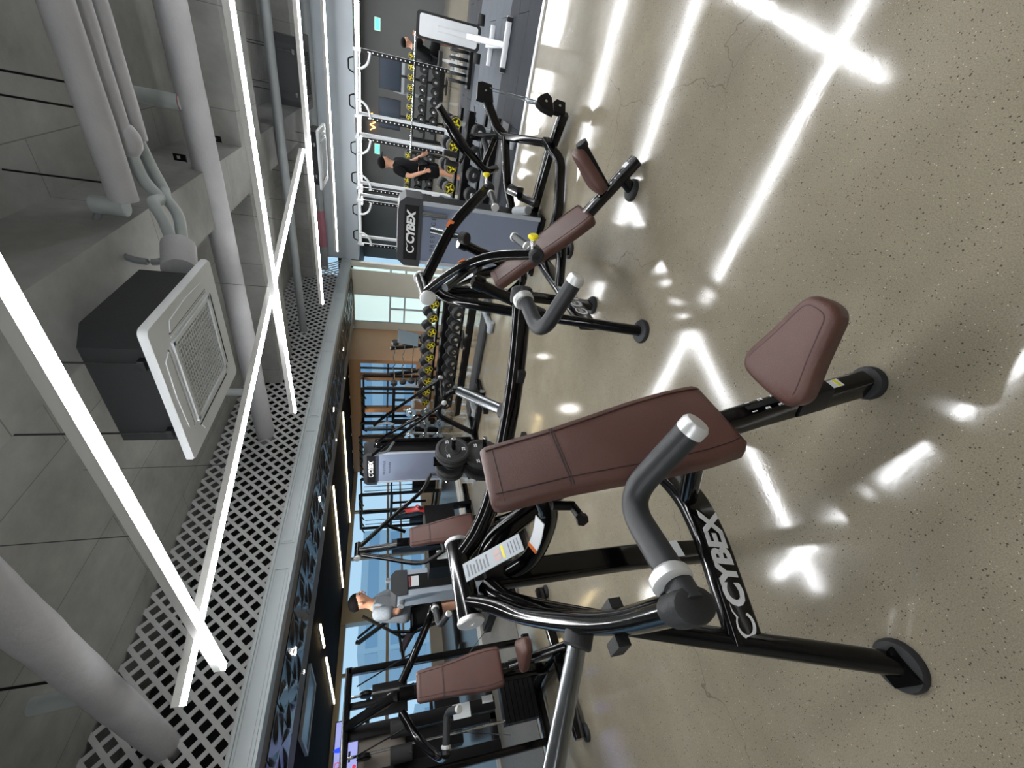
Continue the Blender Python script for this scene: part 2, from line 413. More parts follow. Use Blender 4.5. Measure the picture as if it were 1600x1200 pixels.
for s1 in (1, -1):
    leaf(lm, [(-0.18 * s1, -0.52 * s1, 0), (-0.17 * s1, -0.25 * s1, 0), (-0.02 * s1, -0.03 * s1, 0)], 0.06, 0.05)
    leaf(lm, [(0.17 * s1, -0.50 * s1, 0), (0.02 * s1, -0.40 * s1, 0), (-0.03 * s1, -0.12 * s1, 0)], 0.055, 0.05)
    leaf(lm, [(0.17 * s1, -0.42 * s1, 0), (0.19 * s1, -0.20 * s1, 0), (0.06 * s1, 0.02 * s1, 0)], 0.045, 0.04)
lme = lm.mesh('leaf_relief', GBLK)
k = 0; x = 0.93
while x < 11.4:
    p_ = inst(pme, 'relief_panel', (x, 5.72, 2.5), sof); inst(lme, 'leaf_relief', (0, 0, 0), p_, scale=(1, 1 if k % 2 else -1, 1))
    x += 0.43; k += 1
# bulkhead across the far right, with the room beyond it
HB = mat('cool_white_bulkhead', (184, 195, 204), 0.3, noise=(1.5, 0.04))
struct(MB().bb((11.6, -7, 2.30), (12.2, 4.77, 3.75)).build('trim_6', HB))
struct(MB().bb((12.2, -7, 2.44), (17.2, 6.9, 2.9)).build('ceiling_back', mat('dark_ceiling_paint', (52, 54, 56), 0.6)))
struct(MB().bb((17.2, -7, 0), (17.4, 6.9, 2.9)).build('wall_far', mat('dim_grey_wall', (74, 76, 76), 0.6, noise=(1, 0.1))))
# pale partition with glazed doors in the middle distance
PW = mat('pale_partition', (208, 208, 198), 0.55, noise=(3, 0.03))
pw = MB(); pw.bb((11.5, 4.80, 0), (11.62, 4.93, 2.5)); pw.bb((11.5, 5.02, 0), (11.62, 5.74, 2.5)); pw.bb((11.5, 6.66, 0), (11.62, 7.8, 2.5)); pw.bb((11.5, 5.74, 2.44), (11.62, 6.66, 2.5))
struct(pw.build('wall_back', PW))
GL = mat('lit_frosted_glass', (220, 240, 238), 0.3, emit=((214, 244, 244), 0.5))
for nm, (a, c_) in (('window_1', (4.93, 5.02)), ('window_2', (5.74, 6.66))):
    g = struct(MB().bb((11.54, a, 0.02), (11.57, c_, 2.44)).build(nm, GL))
    f = MB()
    for z in (1.42, 1.0): f.bb((11.51, a, z), (11.53, c_, z + 0.05))
    if nm == 'window_2':
        f.bb((11.505, a, 0), (11.535, a + 0.035, 2.44)); f.bb((11.505, c_ - 0.035, 0), (11.535, c_, 2.44)); f.bb((11.505, 6.14, 0), (11.535, 6.2, 1.42))
    f.build('window_frame', TRIM, g)
DOORF = mat('door_trim_white', (222, 226, 224), 0.4)
struct(MB().bb((11.47, 7.70, 0), (11.5, 7.80, 2.5)).build('trim_7', DOORF))
# brown wall over the far windows
BRW = mat('brown_wall', (168, 132, 100), 0.55, noise=(1.6, 0.06))
bw = MB(); bw.bb((9.85, 6.9, 2.22), (10.0, 11.6, 2.9)); bw.bb((9.85, 6.9, 0), (10.0, 11.6, 0.7))
for y in (6.9, 7.45, 8.7, 9.95, 11.2): bw.bb((9.85, y, 0.7), (10.0, y + 0.16 if y > 6.9 else 7.02, 2.22))
struct(bw.build('wall_brown', BRW))
struct(MB().bb((10.0, 6.9, 0), (11.5, 7.0, 2.9)).build('wall_return', BRW))
wf = MB()
for y0, y1 in ((7.02, 7.45), (7.61, 8.7), (8.86, 9.95), (10.11, 11.2)):
    wf.bb((9.9, y0, 1.45), (9.95, y1, 1.5)); wf.bb((9.9, (y0 + y1) / 2 - 0.02, 0.7), (9.95, (y0 + y1) / 2 + 0.02, 2.22))
struct(wf.build('window_3', mat('dark_mullion', (60, 58, 54), 0.5)))
# daylight windows along the left end
SILL = mat('beige_mullion', (150, 142, 130), 0.6)
ww = MB(); ww.bb((-4, 11.6, 2.40), (9.9, 11.8, 2.9)); ww.bb((-4, 11.6, 0), (9.9, 11.8, 0.35)); ww.bb((4.95, 11.55, 0), (5.5, 11.8, 2.5))
struct(ww.build('wall_left', WALLM))
wm = MB()
for x in (-3.2, -1.8, -0.4, 1.0, 2.4, 3.85, 6.73, 8.3): wm.bb((x - 0.03, 11.62, 0.35), (x + 0.03, 11.72, 2.4))
wm.bb((-4, 11.6, 1.36), (9.85, 11.72, 1.43)); wm.bb((-4, 11.6, 0.98), (9.85, 11.7, 1.03))
struct(wm.build('window_4', SILL))
struct(MB().bb((-4, 6.8, 2.52), (9.85, 11.6, 2.7)).build('ceiling_dark', DCEIL))
# floor finishes
RUBF = mat('grey_rubber_floor', (92, 90, 86), 0.5, noise=(60, 0.18))
WOODF = mat('dark_plank_floor', (46, 42, 40), 0.3, noise=(3, 0.2))
struct(MB().bb((-2, 5.15, 0), (4.6, 7.2, 0.006)).build('floor_rubber', RUBF))
dk = struct(MB().bb((-4, 7.2, 0), (7.0, 11.6, 0.05)).build('floor_platform', WOODF))
MB().bb((-2, 7.17, 0), (7.0, 7.2, 0.055)).build('metal_nosing', ALU, dk)
mt_d = mat('charcoal_mat', (38, 41, 46), 0.75, noise=(30, 0.10), spec=0.15); mt_l = mat('light_grey_mat', (86, 91, 97), 0.75, noise=(30, 0.08), spec=0.15)
fl = struct(MB().bb((5.70, -6.5, 0), (11.6, 2.25, 0.004)).build('floor_mat', DARK))
tme = {q.name: MB().bb((0.003, 0.003, 0), (0.497, 1.497, 0.016)).mesh('floor_tile', q) for q in (mt_d, mt_l)}
for i in range(11):
    X = 5.72 + i * 0.5
    for j in range(5):
        Y = -5.5 + j * 1.5 + (0.35 if i % 2 else 0)
        inst(tme[(mt_d if X < 7.2 or X >= 9.6 else mt_l).name], 'floor_tile', (X, Y, 0.004), fl)
MB().bb((5.62, -6.5, 0), (5.71, 1.6, 0.018)).build('metal_edge', ALU, fl)

# ================================================================== CEILING LIGHTS
def led(label, p, q, z, material=E_LED, side=E_LEDS, w_=0.05, h_=0.07, wires=True, name='led_tube', group='white ceiling tube lights'):
    p = V((p[0], p[1], 0)); q = V((q[0], q[1], 0)); d = q - p; a = math.atan2(d.y, d.x); Ln = d.length
    t = thing(name, label, 'ceiling light', (p.x, p.y, z), a, group)
    MB().bb((0, -w_ / 2, 0.022), (Ln, w_ / 2, h_)).build('housing', WHT, t)
    MB().bb((0, -w_ / 2 + 0.003, 0), (Ln, w_ / 2 - 0.003, 0.006)).build('diffuser', material, t)
    MB().bb((0, -w_ / 2 + 0.001, 0.006), (Ln, w_ / 2 - 0.001, 0.022)).build('diffuser_edge', side, t)
    if wires:
        n = max(2, int(Ln / 2.5))
        for k in range(n):
            x = Ln * (k + 0.5) / n; MB().cyl((x, 0, h_), (x, 0, 3.75 - z), 0.0025, 6).build('hanger_wire', STEEL, t)
    return t
led('white tube light nearest the camera, over the foreground machine', (1.45, -3.0), (1.45, 3.80), 2.63)
led('added unseen white tube light behind the camera, lighting the foreground', (-1.45, -3.0), (-1.45, 3.80), 2.63)  # out of view, added to brighten the foreground; continues the tube spacing
led('white tube light running past the white ceiling cassette, second from camera', (4.35, -3.0), (4.35, 3.90), 2.63)
led('white tube light ending under the black ceiling cassette, third from camera', (7.26, -3.0), (7.20, 3.85), 2.63)
led('farthest white tube light beside the pale bulkhead', (9.95, -3.0), (9.85, 3.90), 2.63)
led('long diagonal white tube light crossing over the other tubes', (1.16, 3.53), (7.30, 1.42), 2.73)
led('diagonal white tube light over the mat edge at right', (3.75, -0.66), (9.2, -2.2), 2.72)
for i, x in enumerate((12.75, 13.4, 14.05, 14.8)):
    led(('first', 'second', 'third', 'fourth')[i] + ' tube light beyond the bulkhead, counted from the camera side', (x, -4), (x, 4.2), 2.35, wires=False, group='tube lights of the room beyond')
led('warm tube light farthest right in the dark ceiling', (7.72, 6.95), (7.72, 11.3), 2.47, E_WARM, E_WARM, 0.05, 0.05, False, 'warm_led_tube', 'warm tube lights')
led('middle warm tube light in the dark ceiling', (5.57, 6.95), (5.57, 10.9), 2.47, E_WARM, E_WARM, 0.05, 0.05, False, 'warm_led_tube', 'warm tube lights')
led('short warm tube light of the broken row at left', (3.25, 7.5), (3.25, 8.35), 2.47, E_WARM, E_WARM, 0.045, 0.05, False, 'warm_led_tube', 'warm tube lights')
led('leftmost warm tube light above the advertising screen', (3.25, 8.85), (3.25, 11.3), 2.47, E_WARM, E_WARM, 0.045, 0.05, False, 'warm_led_tube', 'warm tube lights')
for i, x in enumerate((2.19, 4.28, 6.34, 8.43)):
    t = thing('downlight', ('nearest', 'second', 'third', 'farthest')[i] + ' round downlight in the glossy soffit panels', 'downlight', (x, 5.62, 2.488), 0, 'soffit downlights')
    MB().lathe((0, 0, 0), (0, 0, -1), [(0.055, 0), (0.055, 0.006), (0.044, 0.008)], 20).build('ring', WHT, t)
    MB().lathe((0, 0, -0.008), (0, 0, -1), [(0.042, 0), (0.04, 0.006)], 20).build('lens', E_SPOT, t)
    sp = bpy.data.lights.new('spot', 'SPOT'); sp.energy = 110; sp.color = (1, 0.97, 0.92); sp.spot_size = 2.5; sp.spot_blend = 0.8; sp.shadow_soft_size = 0.05
    so = bpy.data.objects.new('spot', sp); COL.objects.link(so); so.parent = t; so.location = (0, 0, -0.03)
    t = thing('spotlight', ('nearest', 'second', 'third', 'farthest')[i] + ' tiny spotlight at the back edge of the soffit', 'downlight', (x + 0.1, 6.55, 2.5), 0, 'soffit spotlights')
    MB().lathe((0, 0, 0), (0, 0, -1), [(0.03, 0), (0.03, 0.008)], 14).build('ring', WHT, t)
    MB().lathe((0, 0, -0.008), (0, 0, -1), [(0.022, 0), (0.02, 0.004)], 14).build('lens', E_SPOT, t)
# wall washers in front of the brown wall
for i, y in enumerate((7.35, 8.1, 8.85, 9.6, 10.35, 11.1)):
    t = thing('wall_washer', ('first', 'second', 'third', 'fourth', 'fifth', 'sixth')[i] + ' warm wall washer at the brown wall, counted from the door', 'downlight', (9.66, y, 2.515), 0, 'wall washers')
    MB().lathe((0, 0, 0), (0, 0, -1), [(0.04, 0), (0.04, 0.01)], 14).build('ring', WHT, t)
    sp = bpy.data.lights.new('spot', 'SPOT'); sp.energy = 26; sp.color = (1, 0.72, 0.42); sp.spot_size = 1.5; sp.spot_blend = 0.6; sp.shadow_soft_size = 0.03
    so = bpy.data.objects.new('spot', sp); COL.objects.link(so); so.parent = t; so.location = (0, 0, -0.03); so.rotation_euler = (0, math.radians(12), 0)

# ================================================================== PIPES AND CEILING UNITS
def wrap_pipe(mb, pts, r, n=16, wob=0.05):
    P = cr(pts, 10) if len(pts) > 2 else [V(pts[0]).lerp(V(pts[1]), i / 40) for i in range(41)]
    mb.sweep(P, ell(r, r, n), scale=[1 + wob * (random.random() - 0.5) for _ in P])
t = thing('insulated_pipe', 'thick tape-wrapped pipe behind the ceiling cassette, running to the lattice', 'pipe', (4.85, 0, 3.2))
q = MB(); wrap_pipe(q, [(0, -3.5, 0), (0, 1.2, 0)], 0.115); wrap_pipe(q, [(0, 1.2, 0), (0, 4.9, 0)], 0.115); q.build('pipe', WRAP, t)
q = MB(); q.cyl((-0.06, 0.72, 0.06), (-0.06, 0.72, 0.42), 0.062); q.build('branch_stub', WRAPB, t)
q = MB(); q.cyl((-0.06, 0.72, 0.42), (-0.06, 0.72, 0.5), 0.018); q.cyl((-0.06, 0.72, 0.07), (-0.06, 0.72, 0.075), 0.066); q.build('red_collar', REDM, t)
MB().cyl((-0.05, 3.95, 0.05), (-0.05, 3.95, 0.36), 0.05).build('branch_stub', WRAPB, t)
t = thing('insulated_pipe', 'thick tape-wrapped pipe in the lower-left ceiling corner', 'pipe', (1.31, 0, 3.2))
q = MB(); wrap_pipe(q, [(0, 1.2, 0.02), (0, 4.9, 0)], 0.10); q.build('pipe', WRAP, t)
MB().cyl((0, 3.5, 0.05), (-0.02, 3.5, 0.34), 0.05).build('branch_stub', WRAPB, t)
for y in (2.6, 3.25): MB().cyl((0, y, 0.08), (0, y, 0.55), 0.008).build('hanger_rod', BLKM, t)
t = thing('pipe_bundle', 'three wrapped refrigerant pipes curling into the white ceiling cassette', 'pipe', (3.5, 0, 3.2))
q = MB(); wrap_pipe(q, [(-0.17, -3.5, 0), (-0.17, 1.12, 0)], 0.080); q.build('thick_pipe', WRAP, t)
q = MB(); wrap_pipe(q, [(0.02, -3.5, -0.01), (0.02, 0.85, -0.01)], 0.058); q.ball((0.03, 0.80, -0.03), 0.078, 12, (1, 1.4, 1)); q.build('middle_pipe', WRAP, t)
q = MB(); wrap_pipe(q, [(0.18, -3.5, -0.02), (0.18, 0.82, -0.02)], 0.060); q.build('outer_pipe', WRAP, t)
q = MB(); q.tube(cr([(0.03, 0.8, -0.02), (0.03, 1.02, -0.05), (0.02, 1.14, -0.12), (-0.13, 1.13, -0.14), (-0.2, 1.22, -0.2), (-0.3, 1.36, -0.26)], 8), 0.036, 12)
q.tube(cr([(0.18, 0.8, -0.02), (0.20, 1.0, -0.05), (0.16, 1.12, -0.1), (0.06, 1.15, -0.14), (-0.02, 1.25, -0.22), (-0.3, 1.42, -0.3)], 8), 0.036, 12); q.build('bare_foam_hose', WRAPB, t)
q = MB(); q.cyl((-0.2, 1.16, -0.02), (-0.2, 1.16, 0.17), 0.055); q.build('valve_stub', WRAPB, t)
q = MB(); q.tube(cr([(-0.2, 1.18, 0.14), (-0.24, 1.30, 0.16), (-0.36, 1.42, 0.02), (-0.38, 1.44, -0.16), (-0.28, 1.42, -0.24)], 8), 0.022, 10); q.build('drain_hose', GREY, t)
for y in (0.5, 0.62, 1.02): MB().cyl((-0.19, y, 0.07), (-0.19, y, 0.55), 0.006, 8).build('hanger_rod', BLKM, t)
q = MB(); q.tube([(-0.26, 1.36, -0.27), (-0.48, 1.44, -0.33)], 0.10, 14); q.build('taped_collar', WRAP, t)
for X, lab, r in ((7.75, 'dark grey pipe passing in front of the far lattice', 0.065), (11.1, 'grey pipe with a pink sleeve near the bulkhead corner', 0.10)):
    t = thing('ceiling_pipe', lab, 'pipe', (X, 0, 3.12)); q = MB(); wrap_pipe(q, [(0, -5, 0), (0, 4.9, 0)], r, 14, 0.02); q.build('pipe', GREY, t)
    if X > 9: MB().cyl((0, 3.4, 0), (0, 4.3, 0), r * 1.04).build('sleeve', mat('pink_sleeve', (150, 96, 110), 0.6), t)
# cassette units
def cassette(label, c, zp, panel_mat, body_mat, body_h, rods=True, body=True):
    t = thing('ceiling_cassette', label, 'air conditioner', (c[0], c[1], zp))
    h = 0.475
    g = 0.27
    q = MB(); outer = rrect(2 * h, 2 * h, 0.035, 4); inner = []
    for x, y in outer:
        k_ = g / max(abs(x), abs(y)); inner.append((x * k_, y * k_))
    lay = [([(x * 0.985, y * 0.985) for x, y in outer], -0.012), (outer, 0.002), (outer, 0.028)]
    vs = [V((x, y, z_)) for P_, z_ in ((inner, -0.012),) + tuple(lay) + ((inner, 0.028),) for x, y in P_]; n = len(outer); fs = []
    for i in range(4):
        for j in range(n): fs.append((i * n + j, i * n + (j + 1) % n, (i + 1) * n + (j + 1) % n, (i + 1) * n + j))
    for j in range(n): fs.append((4 * n + j, 4 * n + (j + 1) % n, (j + 1) % n, j))
    q.add(vs, fs); q.build('panel', panel_mat, t)
    q = MB(); q.bb((-g, -g, 0.022), (g, g, 0.027)); q.build('grille_back', DARK, t)
    bars = MB().bb((-g, -0.0045, -0.016), (g, 0.0045, -0.004)).mesh('grille_bar', panel_mat)
    n = 18
    for k in range(n + 1):
        y = -g + 2 * g * k / n
        inst(bars, 'grille_bar', (0, y, 0), t)
        inst(bars, 'grille_bar', (y, 0, -0.001), t, (0, 0, math.pi / 2))
    q = MB()
    for a in range(4):
        R = Matrix.Rotation(a * math.pi / 2, 3, 'Z')
        for c_, s_ in (((0, g + 0.012, -0.018), (2 * g + 0.05, 0.024, 0.014)), ((0, g + 0.05, -0.014), (2 * g + 0.02, 0.006, 0.006))): q.box(R @ V(c_), s_, R)
    q.build('grille_frame', panel_mat, t)
    for a in range(4):
        R = Matrix.Rotation(a * math.pi / 2, 3, 'Z'); q = MB()
        poly = [(-0.27, 0.345), (0.27, 0.345), (0.24, 0.405), (0, 0.42), (-0.24, 0.405)]
        q.prism(poly, (0, 0, -0.014), R @ V((1, 0, 0)), R @ V((0, 1, 0)), 0.006); f_ = q.build('air_flap', panel_mat, t)
        q = MB(); q.box(R @ V((0, 0.342, -0.0135)), (0.56, 0.005, 0.004), R); q.build('flap_slot', DARK, f_)
    if body:
        q = MB(); q.sweep([(0, 0, 0.028), (0, 0, body_h)], [(x, y) for x, y in ((-0.42, -0.33), (-0.33, -0.42), (0.33, -0.42), (0.42, -0.33), (0.42, 0.33), (0.33, 0.42), (-0.33, 0.42), (-0.42, 0.33))], up=(0, 1, 0)); q.build('body', body_mat, t)
        for sx, sy in ((-1, -1), (1, -1), (-1, 1), (1, 1)):
            q = MB(); q.cyl((sx * 0.44, sy * 0.25, 0.08), (sx * 0.44, sy * 0.25, 1.02), 0.006, 8); q.build('threaded_rod', STEEL, t)
            q = MB(); q.box((sx * 0.435, sy * 0.25, 0.07), (0.05, 0.06, 0.03)); q.build('hanger_bracket', STEEL, t)
    return t
cassette('white four-way ceiling cassette with black body, large at centre left', (2.565, 1.815), 2.70, ACW, ACB, 0.33)
cassette('black ceiling cassette hanging among the tube lights', (8.3, 0.56), 2.78, ACB, ACB, 0.42)
cassette('small distant white ceiling cassette beyond the black one', (9.0, 1.8), 2.70, ACW, ACB, 0.2)
# steel angle brackets left on the beam face
for i, (x, y, lab) in enumerate(((2.35, 1.225, 'perforated steel bracket at the left end of the concrete beam'), (4.9, 1.225, 'perforated steel bracket on the beam beside the thick pipe'), (5.95, 1.225, 'perforated steel bracket at the right end of the concrete beam'))):
    t = thing('steel_bracket', lab, 'bracket', (x, y - 0.035, 3.42), math.pi / 2, 'beam brackets')
    q = MB()
    for lo, hi in (((-0.03, 0, -0.05), (-0.014, 0.006, 0.05)), ((0.014, 0, -0.05), (0.03, 0.006, 0.05)), ((-0.014, 0, -0.05), (0.014, 0.006, -0.004)), ((-0.014, 0, 0.024), (0.014, 0.006, 0.05))): q.bb(lo, hi)
    q.bb((-0.03, 0.006, -0.055), (0.03, 0.025, -0.05)); q.build('plate', BLKM, t)
# ================================================================== TRAINING MACHINES
def closed(pts, n=4):
    P = [V((x, y, 0)) for x, y in pts]; m_ = len(P); out = []
    for i in range(m_):
        a, b_, c, d = P[i - 1], P[i], P[(i + 1) % m_], P[(i + 2) % m_]
        for k in range(n):
            t = k / n; q = 0.5 * ((2 * b_) + (c - a) * t + (2 * a - 5 * b_ + 4 * c - d) * t * t + (3 * b_ - a - 3 * c + d) * t ** 3); out.append((q.x, q.y))
    return out
def mir(p): return (-p[0], p[1], p[2])
PADW = [(0.0, 0.125), (0.02, 0.147), (0.12, 0.153), (0.25, 0.148), (0.38, 0.134), (0.53, 0.120), (0.66, 0.116), (0.745, 0.112), (0.765, 0.098)]
def pad_half(y):
    for (a, u), (c, v_) in zip(PADW, PADW[1:]):
        if a <= y <= c: return u + (v_ - u) * (y - a) / (c - a)
    return PADW[-1][1]
def back_pad(t, bot, top, th=0.07):
    """long narrow-waisted back pad between bottom and top centre points of its face"""
    bot = V(bot); top = V(top); ay = (top - bot).normalized(); ax = V((1, 0, 0)); nz = ax.cross(ay); L_ = (top - bot).length; k = L_ / 0.765
    poly = [(w_, y * k) for y, w_ in PADW] + [(-w_, y * k) for y, w_ in reversed(PADW)]
    q = MB(); q.cushion(poly, bot - nz * th, ax, ay, th - 0.006, 0.022, 0.006)
    pad = q.build('back_pad', LEA, t, 60)
    q = MB()
    def on(x, y, lift=0.0): return bot + ax * x + ay * (y * k) + nz * lift
    for s_ in (-1, 1):
        q.tube([on(s_ * (pad_half(y / 20 * 0.73 + 0.015) - 0.030), y / 20 * 0.73 + 0.015, -0.0035) for y in range(21)], 0.0022, 6)
    for y in (0.525, 0.533):
        wq = pad_half(y) - 0.004; q.tube(fillet([on(-wq, y, -0.03), on(-wq + 0.004, y, -0.008), on(-wq + 0.03, y, -0.003), on(0, y, -0.0022), on(wq - 0.03, y, -0.003), on(wq - 0.004, y, -0.008), on(wq, y, -0.03)], 0.02), 0.0025, 6)
    y = 0.725; wq = pad_half(y) - 0.006; q.tube([on(-wq, y, -0.012), on(-wq + 0.03, y, -0.0035), on(0, y, -0.0025), on(wq - 0.03, y, -0.0035), on(wq, y, -0.012)], 0.002, 6)
    q.build('stitching', LEAD, pad)
    q = MB(); q.sweep([bot - nz * (th + 0.004) + ay * 0.12 * k, bot - nz * (th + 0.004) + ay * 0.62 * k], rrect(0.16, 0.008, 0.003, 1), up=nz); q.build('pad_plate', BLKM, t)
    return pad
SEATP = [(-0.028, -0.268), (0.028, -0.268), (0.058, -0.245), (0.072, -0.20), (0.092, -0.125), (0.114, -0.055), (0.119, -0.018), (0.104, 0.014), (0.072, 0.028), (0, 0.032), (-0.072, 0.028), (-0.104, 0.014), (-0.119, -0.018), (-0.114, -0.055), (-0.092, -0.125), (-0.072, -0.20), (-0.058, -0.245)]
def seat_pad(t, o, ax, ay, th=0.072):
    q = MB(); q.cushion(closed(SEATP, 4), o, ax, ay, th - 0.004, 0.024, 0.006); s_ = q.build('seat', LEA, t, 60)
    ax = V(ax).normalized(); ay = V(ay).normalized(); nz = ax.cross(ay); P = closed(SEATP, 4); n = len(P); q = MB()
    pts = []
    i0 = max(range(n), key=lambda i: P[i][1] - abs(P[i][0]) * 4)
    for i in [(i0 + k) % n for k in range(n)]:
        if P[i][1] > -0.01: continue
        a = V(P[i % n]); tt = (V(P[(i + 1) % n]) - V(P[i - 1])).normalized(); a = a + V((-tt.y, tt.x)) * 0.026
        pts.append(V(o) + ax * a.x + ay * a.y + nz * (th - 0.0045))
    q.tube(pts, 0.0022, 6, cap=False); q.build('stitching', LEAD, s_)
    q = MB(); q.prism([(x * 0.7, y * 0.7 - 0.03) for x, y in P], V(o) - nz * 0.006, ax, ay, 0.012); q.build('seat_plate', BLKM, t)
    return s_
def foot(t, c, r=0.07):
    q = MB(); q.lathe((c[0], c[1], 0.0), (0, 0, 1), [(r, 0), (r, 0.014), (r * 0.92, 0.024), (r * 0.5, 0.03)], 24); q.build('rubber_foot', RUB, t)
def bars_arm(t, path, hbase, htip, end, collar, bend, tip, horn_r=0.0235):
    """a pressing arm with rubber end, grip handle and steel plate horn"""
    a = MB(); a.sweep(cr(path, 8), ell(0.027, 0.036, 14)); arm = a.build('press_arm', BLK, t)
    e = V(end); d_ = (V(path[-1]) - V(path[-2])).normalized()
    q = MB(); q.sweep([e - d_ * 0.040, e - d_ * 0.034, e, e + d_ * 0.012, e + d_ * 0.019], ell(0.0305, 0.042, 16), scale=[0.94, 1, 1, 0.9, 0.6]); q.build('end_cap', RUB, arm)
    pts = fillet([end, bend, tip], 0.075, 8)
    q = MB(); q.tube(pts, 0.0265, 16); h = q.build('grip', GRIP, arm)
    c = V(collar); dd = (V(bend) - V(end)).normalized()
    q = MB(); q.lathe(c - dd * 0.014, dd, [(0.03, 0), (0.037, 0.005), (0.037, 0.02), (0.03, 0.027)], 20); q.build('collar', ALU, h)
    dt = (V(tip) - V(bend)).normalized()
    q = MB(); q.lathe(V(tip) - dt * 0.004, dt, [(0.0272, 0), (0.0275, 0.018), (0.022, 0.026), (0.008, 0.027)], 20); q.build('grip_cap', ALU, h)
    if htip is not None:
        b_ = V(hbase); ht = V(htip); dh = (ht - b_).normalized()
        q = MB(); q.cyl(b_, ht, horn_r, 20); hn = q.build('plate_horn', STEEL, arm)
        q = MB(); q.cyl(b_ - dh * 0.02, b_ + dh * 0.035, 0.036, 20); q.build('horn_collar', RUB, arm)
    return arm
def maker(t, o, ax, ay, size, name='lettering', material=WTXT, mark=True):
    lt = place_text('CYBEX', o, ax, ay, size, material, t, name, shear=0.18, bold=size * 0.04, space=0.92, depth=0.0008)
    if mark:
        q = MB(); ax = V(ax).normalized(); ay = V(ay).normalized(); swoosh(q, V(o) - ax * size * 1.92, ax, ay, size * 0.72); q.build('logo_mark', material, t)

def plate_press(label, loc):
    t = thing('chest_press', label, 'exercise machine', loc)
    back_pad(t, (0, 0.115, 0.540), (0, 0.362, 1.268))
    seat_pad(t, (0, 0, 0.382), (1, 0, 0), (0, 1, 0))
    # seat post
    q = MB(); q.sweep(fillet([(0, 0.004, 0.028), (0, 0.175, 0.49), (0, 0.33, 0.80), (0, 0.47, 1.06)], 0.2), rrect(0.062, 0.085, 0.014, 3), up=(0, -1, 0.4)); post = q.build('seat_post', BLK, t)
    dpost = V((0, 0.171, 0.462)).normalized(); npost = V((1, 0, 0)).cross(dpost); npost = -npost if npost.y > 0 else npost
    fo = V((0, 0.004, 0.028)); face = lambda s_, x=0: fo + dpost * s_ + npost * 0.0435 + V((x, 0, 0))
    q = MB(); q.sweep([face(0.24), face(0.43)], rrect(0.018, 0.003, 0.0014, 1), up=npost); q.build('slot', DARK, post)
    for i, s_ in enumerate((0.415, 0.37, 0.325, 0.28)):
        for x in (-0.02, 0.021):
            place_text('1234'[i], face(s_, x) + npost * 0.0008, (1, 0, 0), dpost, 0.022, WTXT, post, 'number', bold=0.0006, depth=0.0004)
    q = MB(); q.sweep([face(0.10), face(0.155)], rrect(0.034, 0.002, 0.001, 1), up=npost); q.build('label', LBL, post)
    q = MB(); q.sweep([face(0.108) + npost * 0.001, face(0.118) + npost * 0.001], rrect(0.032, 0.002, 0.001, 1), up=npost); q.build('label_stripe', YEL, post)
    q = MB(); q.beam((0, -0.10, 0.366), (0, 0.04, 0.366), 0.06, 0.025); q.beam((0, 0.0, 0.36), (0, 0.055, 0.245), 0.05, 0.05, up=(0, 1, 0)); q.beam((0, 0.045, 0.18), (0, 0.08, 0.275), 0.074, 0.097, up=npost); q.build('seat_bracket', BLKM, t)
    foot(t, (0, 0.0), 0.056); foot(t, (-0.62, 0.63), 0.074); foot(t, (0.62, 0.63), 0.074)
    # raked legs
    for f_ in ((lambda p: p), mir):
        q = MB(); q.sweep(cr([f_((-0.612, 0.632, 0.018)), f_((-0.45, 0.742, 0.40)), f_((-0.30, 0.842, 0.75)), f_((-0.14, 0.94, 1.08)), f_((-0.03, 1.0, 1.16))], 6), ell(0.032, 0.042, 14)); leg = q.build('leg', BLK, t)
        q = MB(); q.prism([(-0.05, -0.035), (0.05, -0.035), (0.035, 0.05), (-0.035, 0.05)], f_((-0.628, 0.625, 0.032)), (1, 0, 0), (0, 1, 0), 0.012); q.build('foot_plate', BLK, leg)
        bars_arm(t, [f_((-0.095, 0.975, 1.238)), f_((-0.15, 0.90, 1.175)), f_((-0.245, 0.775, 1.115)), f_((-0.385, 0.51, 1.072)), f_((-0.478, 0.29, 1.062)), f_((-0.55, 0.06, 1.072))],
                 f_((-0.415, 0.50, 1.07)), f_((-0.70, 0.62, 1.22)), f_((-0.560, 0.036, 1.078)), f_((-0.510, 0.046, 1.082)), f_((-0.325, 0.078, 1.064)), f_((-0.321, -0.118, 1.004)))
        for c_ in (f_((-0.435, 0.33, 1.05)), f_((-0.508, 0.33, 1.068))):
            q = MB(); q.box(c_, (0.024, 0.05, 0.03)); q.build('rubber_stop', RUB, t)
    # mast with the arm pivot on top
    q = MB(); q.sweep(cr([(0, 1.02, 0.03), (0, 0.985, 0.5), (0, 1.0, 1.16)], 8), rrect(0.10, 0.055, 0.014, 3), up=(0, 1, 0)); up_ = q.build('mast', BLK, t)
    q = MB(); q.box((0, 0.955, 0.29), (0.075, 0.004, 0.06)); q.build('label', LBL, up_)
    foot(t, (0, 1.02), 0.075)
    p0 = V((-0.152, 0.992, 1.243)); p1 = V((0.150, 0.992, 1.256)); dd = (p1 - p0).normalized(); q = MB(); q.cyl(p0, p1, 0.045, 24); pv = q.build('pivot_tube', BLK, t)
    for a_, d_ in ((p0, -dd), (p1, dd)):
        q = MB(); q.lathe(a_ - d_ * 0.004, d_, [(0.046, 0), (0.049, 0.006), (0.049, 0.014), (0.044, 0.018), (0.012, 0.018), (0.010, 0.015)], 28); q.build('pivot_cap', ALU, pv)
    # maker's cross bar
    bar = [(-0.45, 0.745, 0.40), (-0.30, 0.680, 0.40), (-0.15, 0.615, 0.40), (0, 0.585, 0.40), (0.15, 0.615, 0.40), (0.30, 0.680, 0.40), (0.45, 0.745, 0.40)]
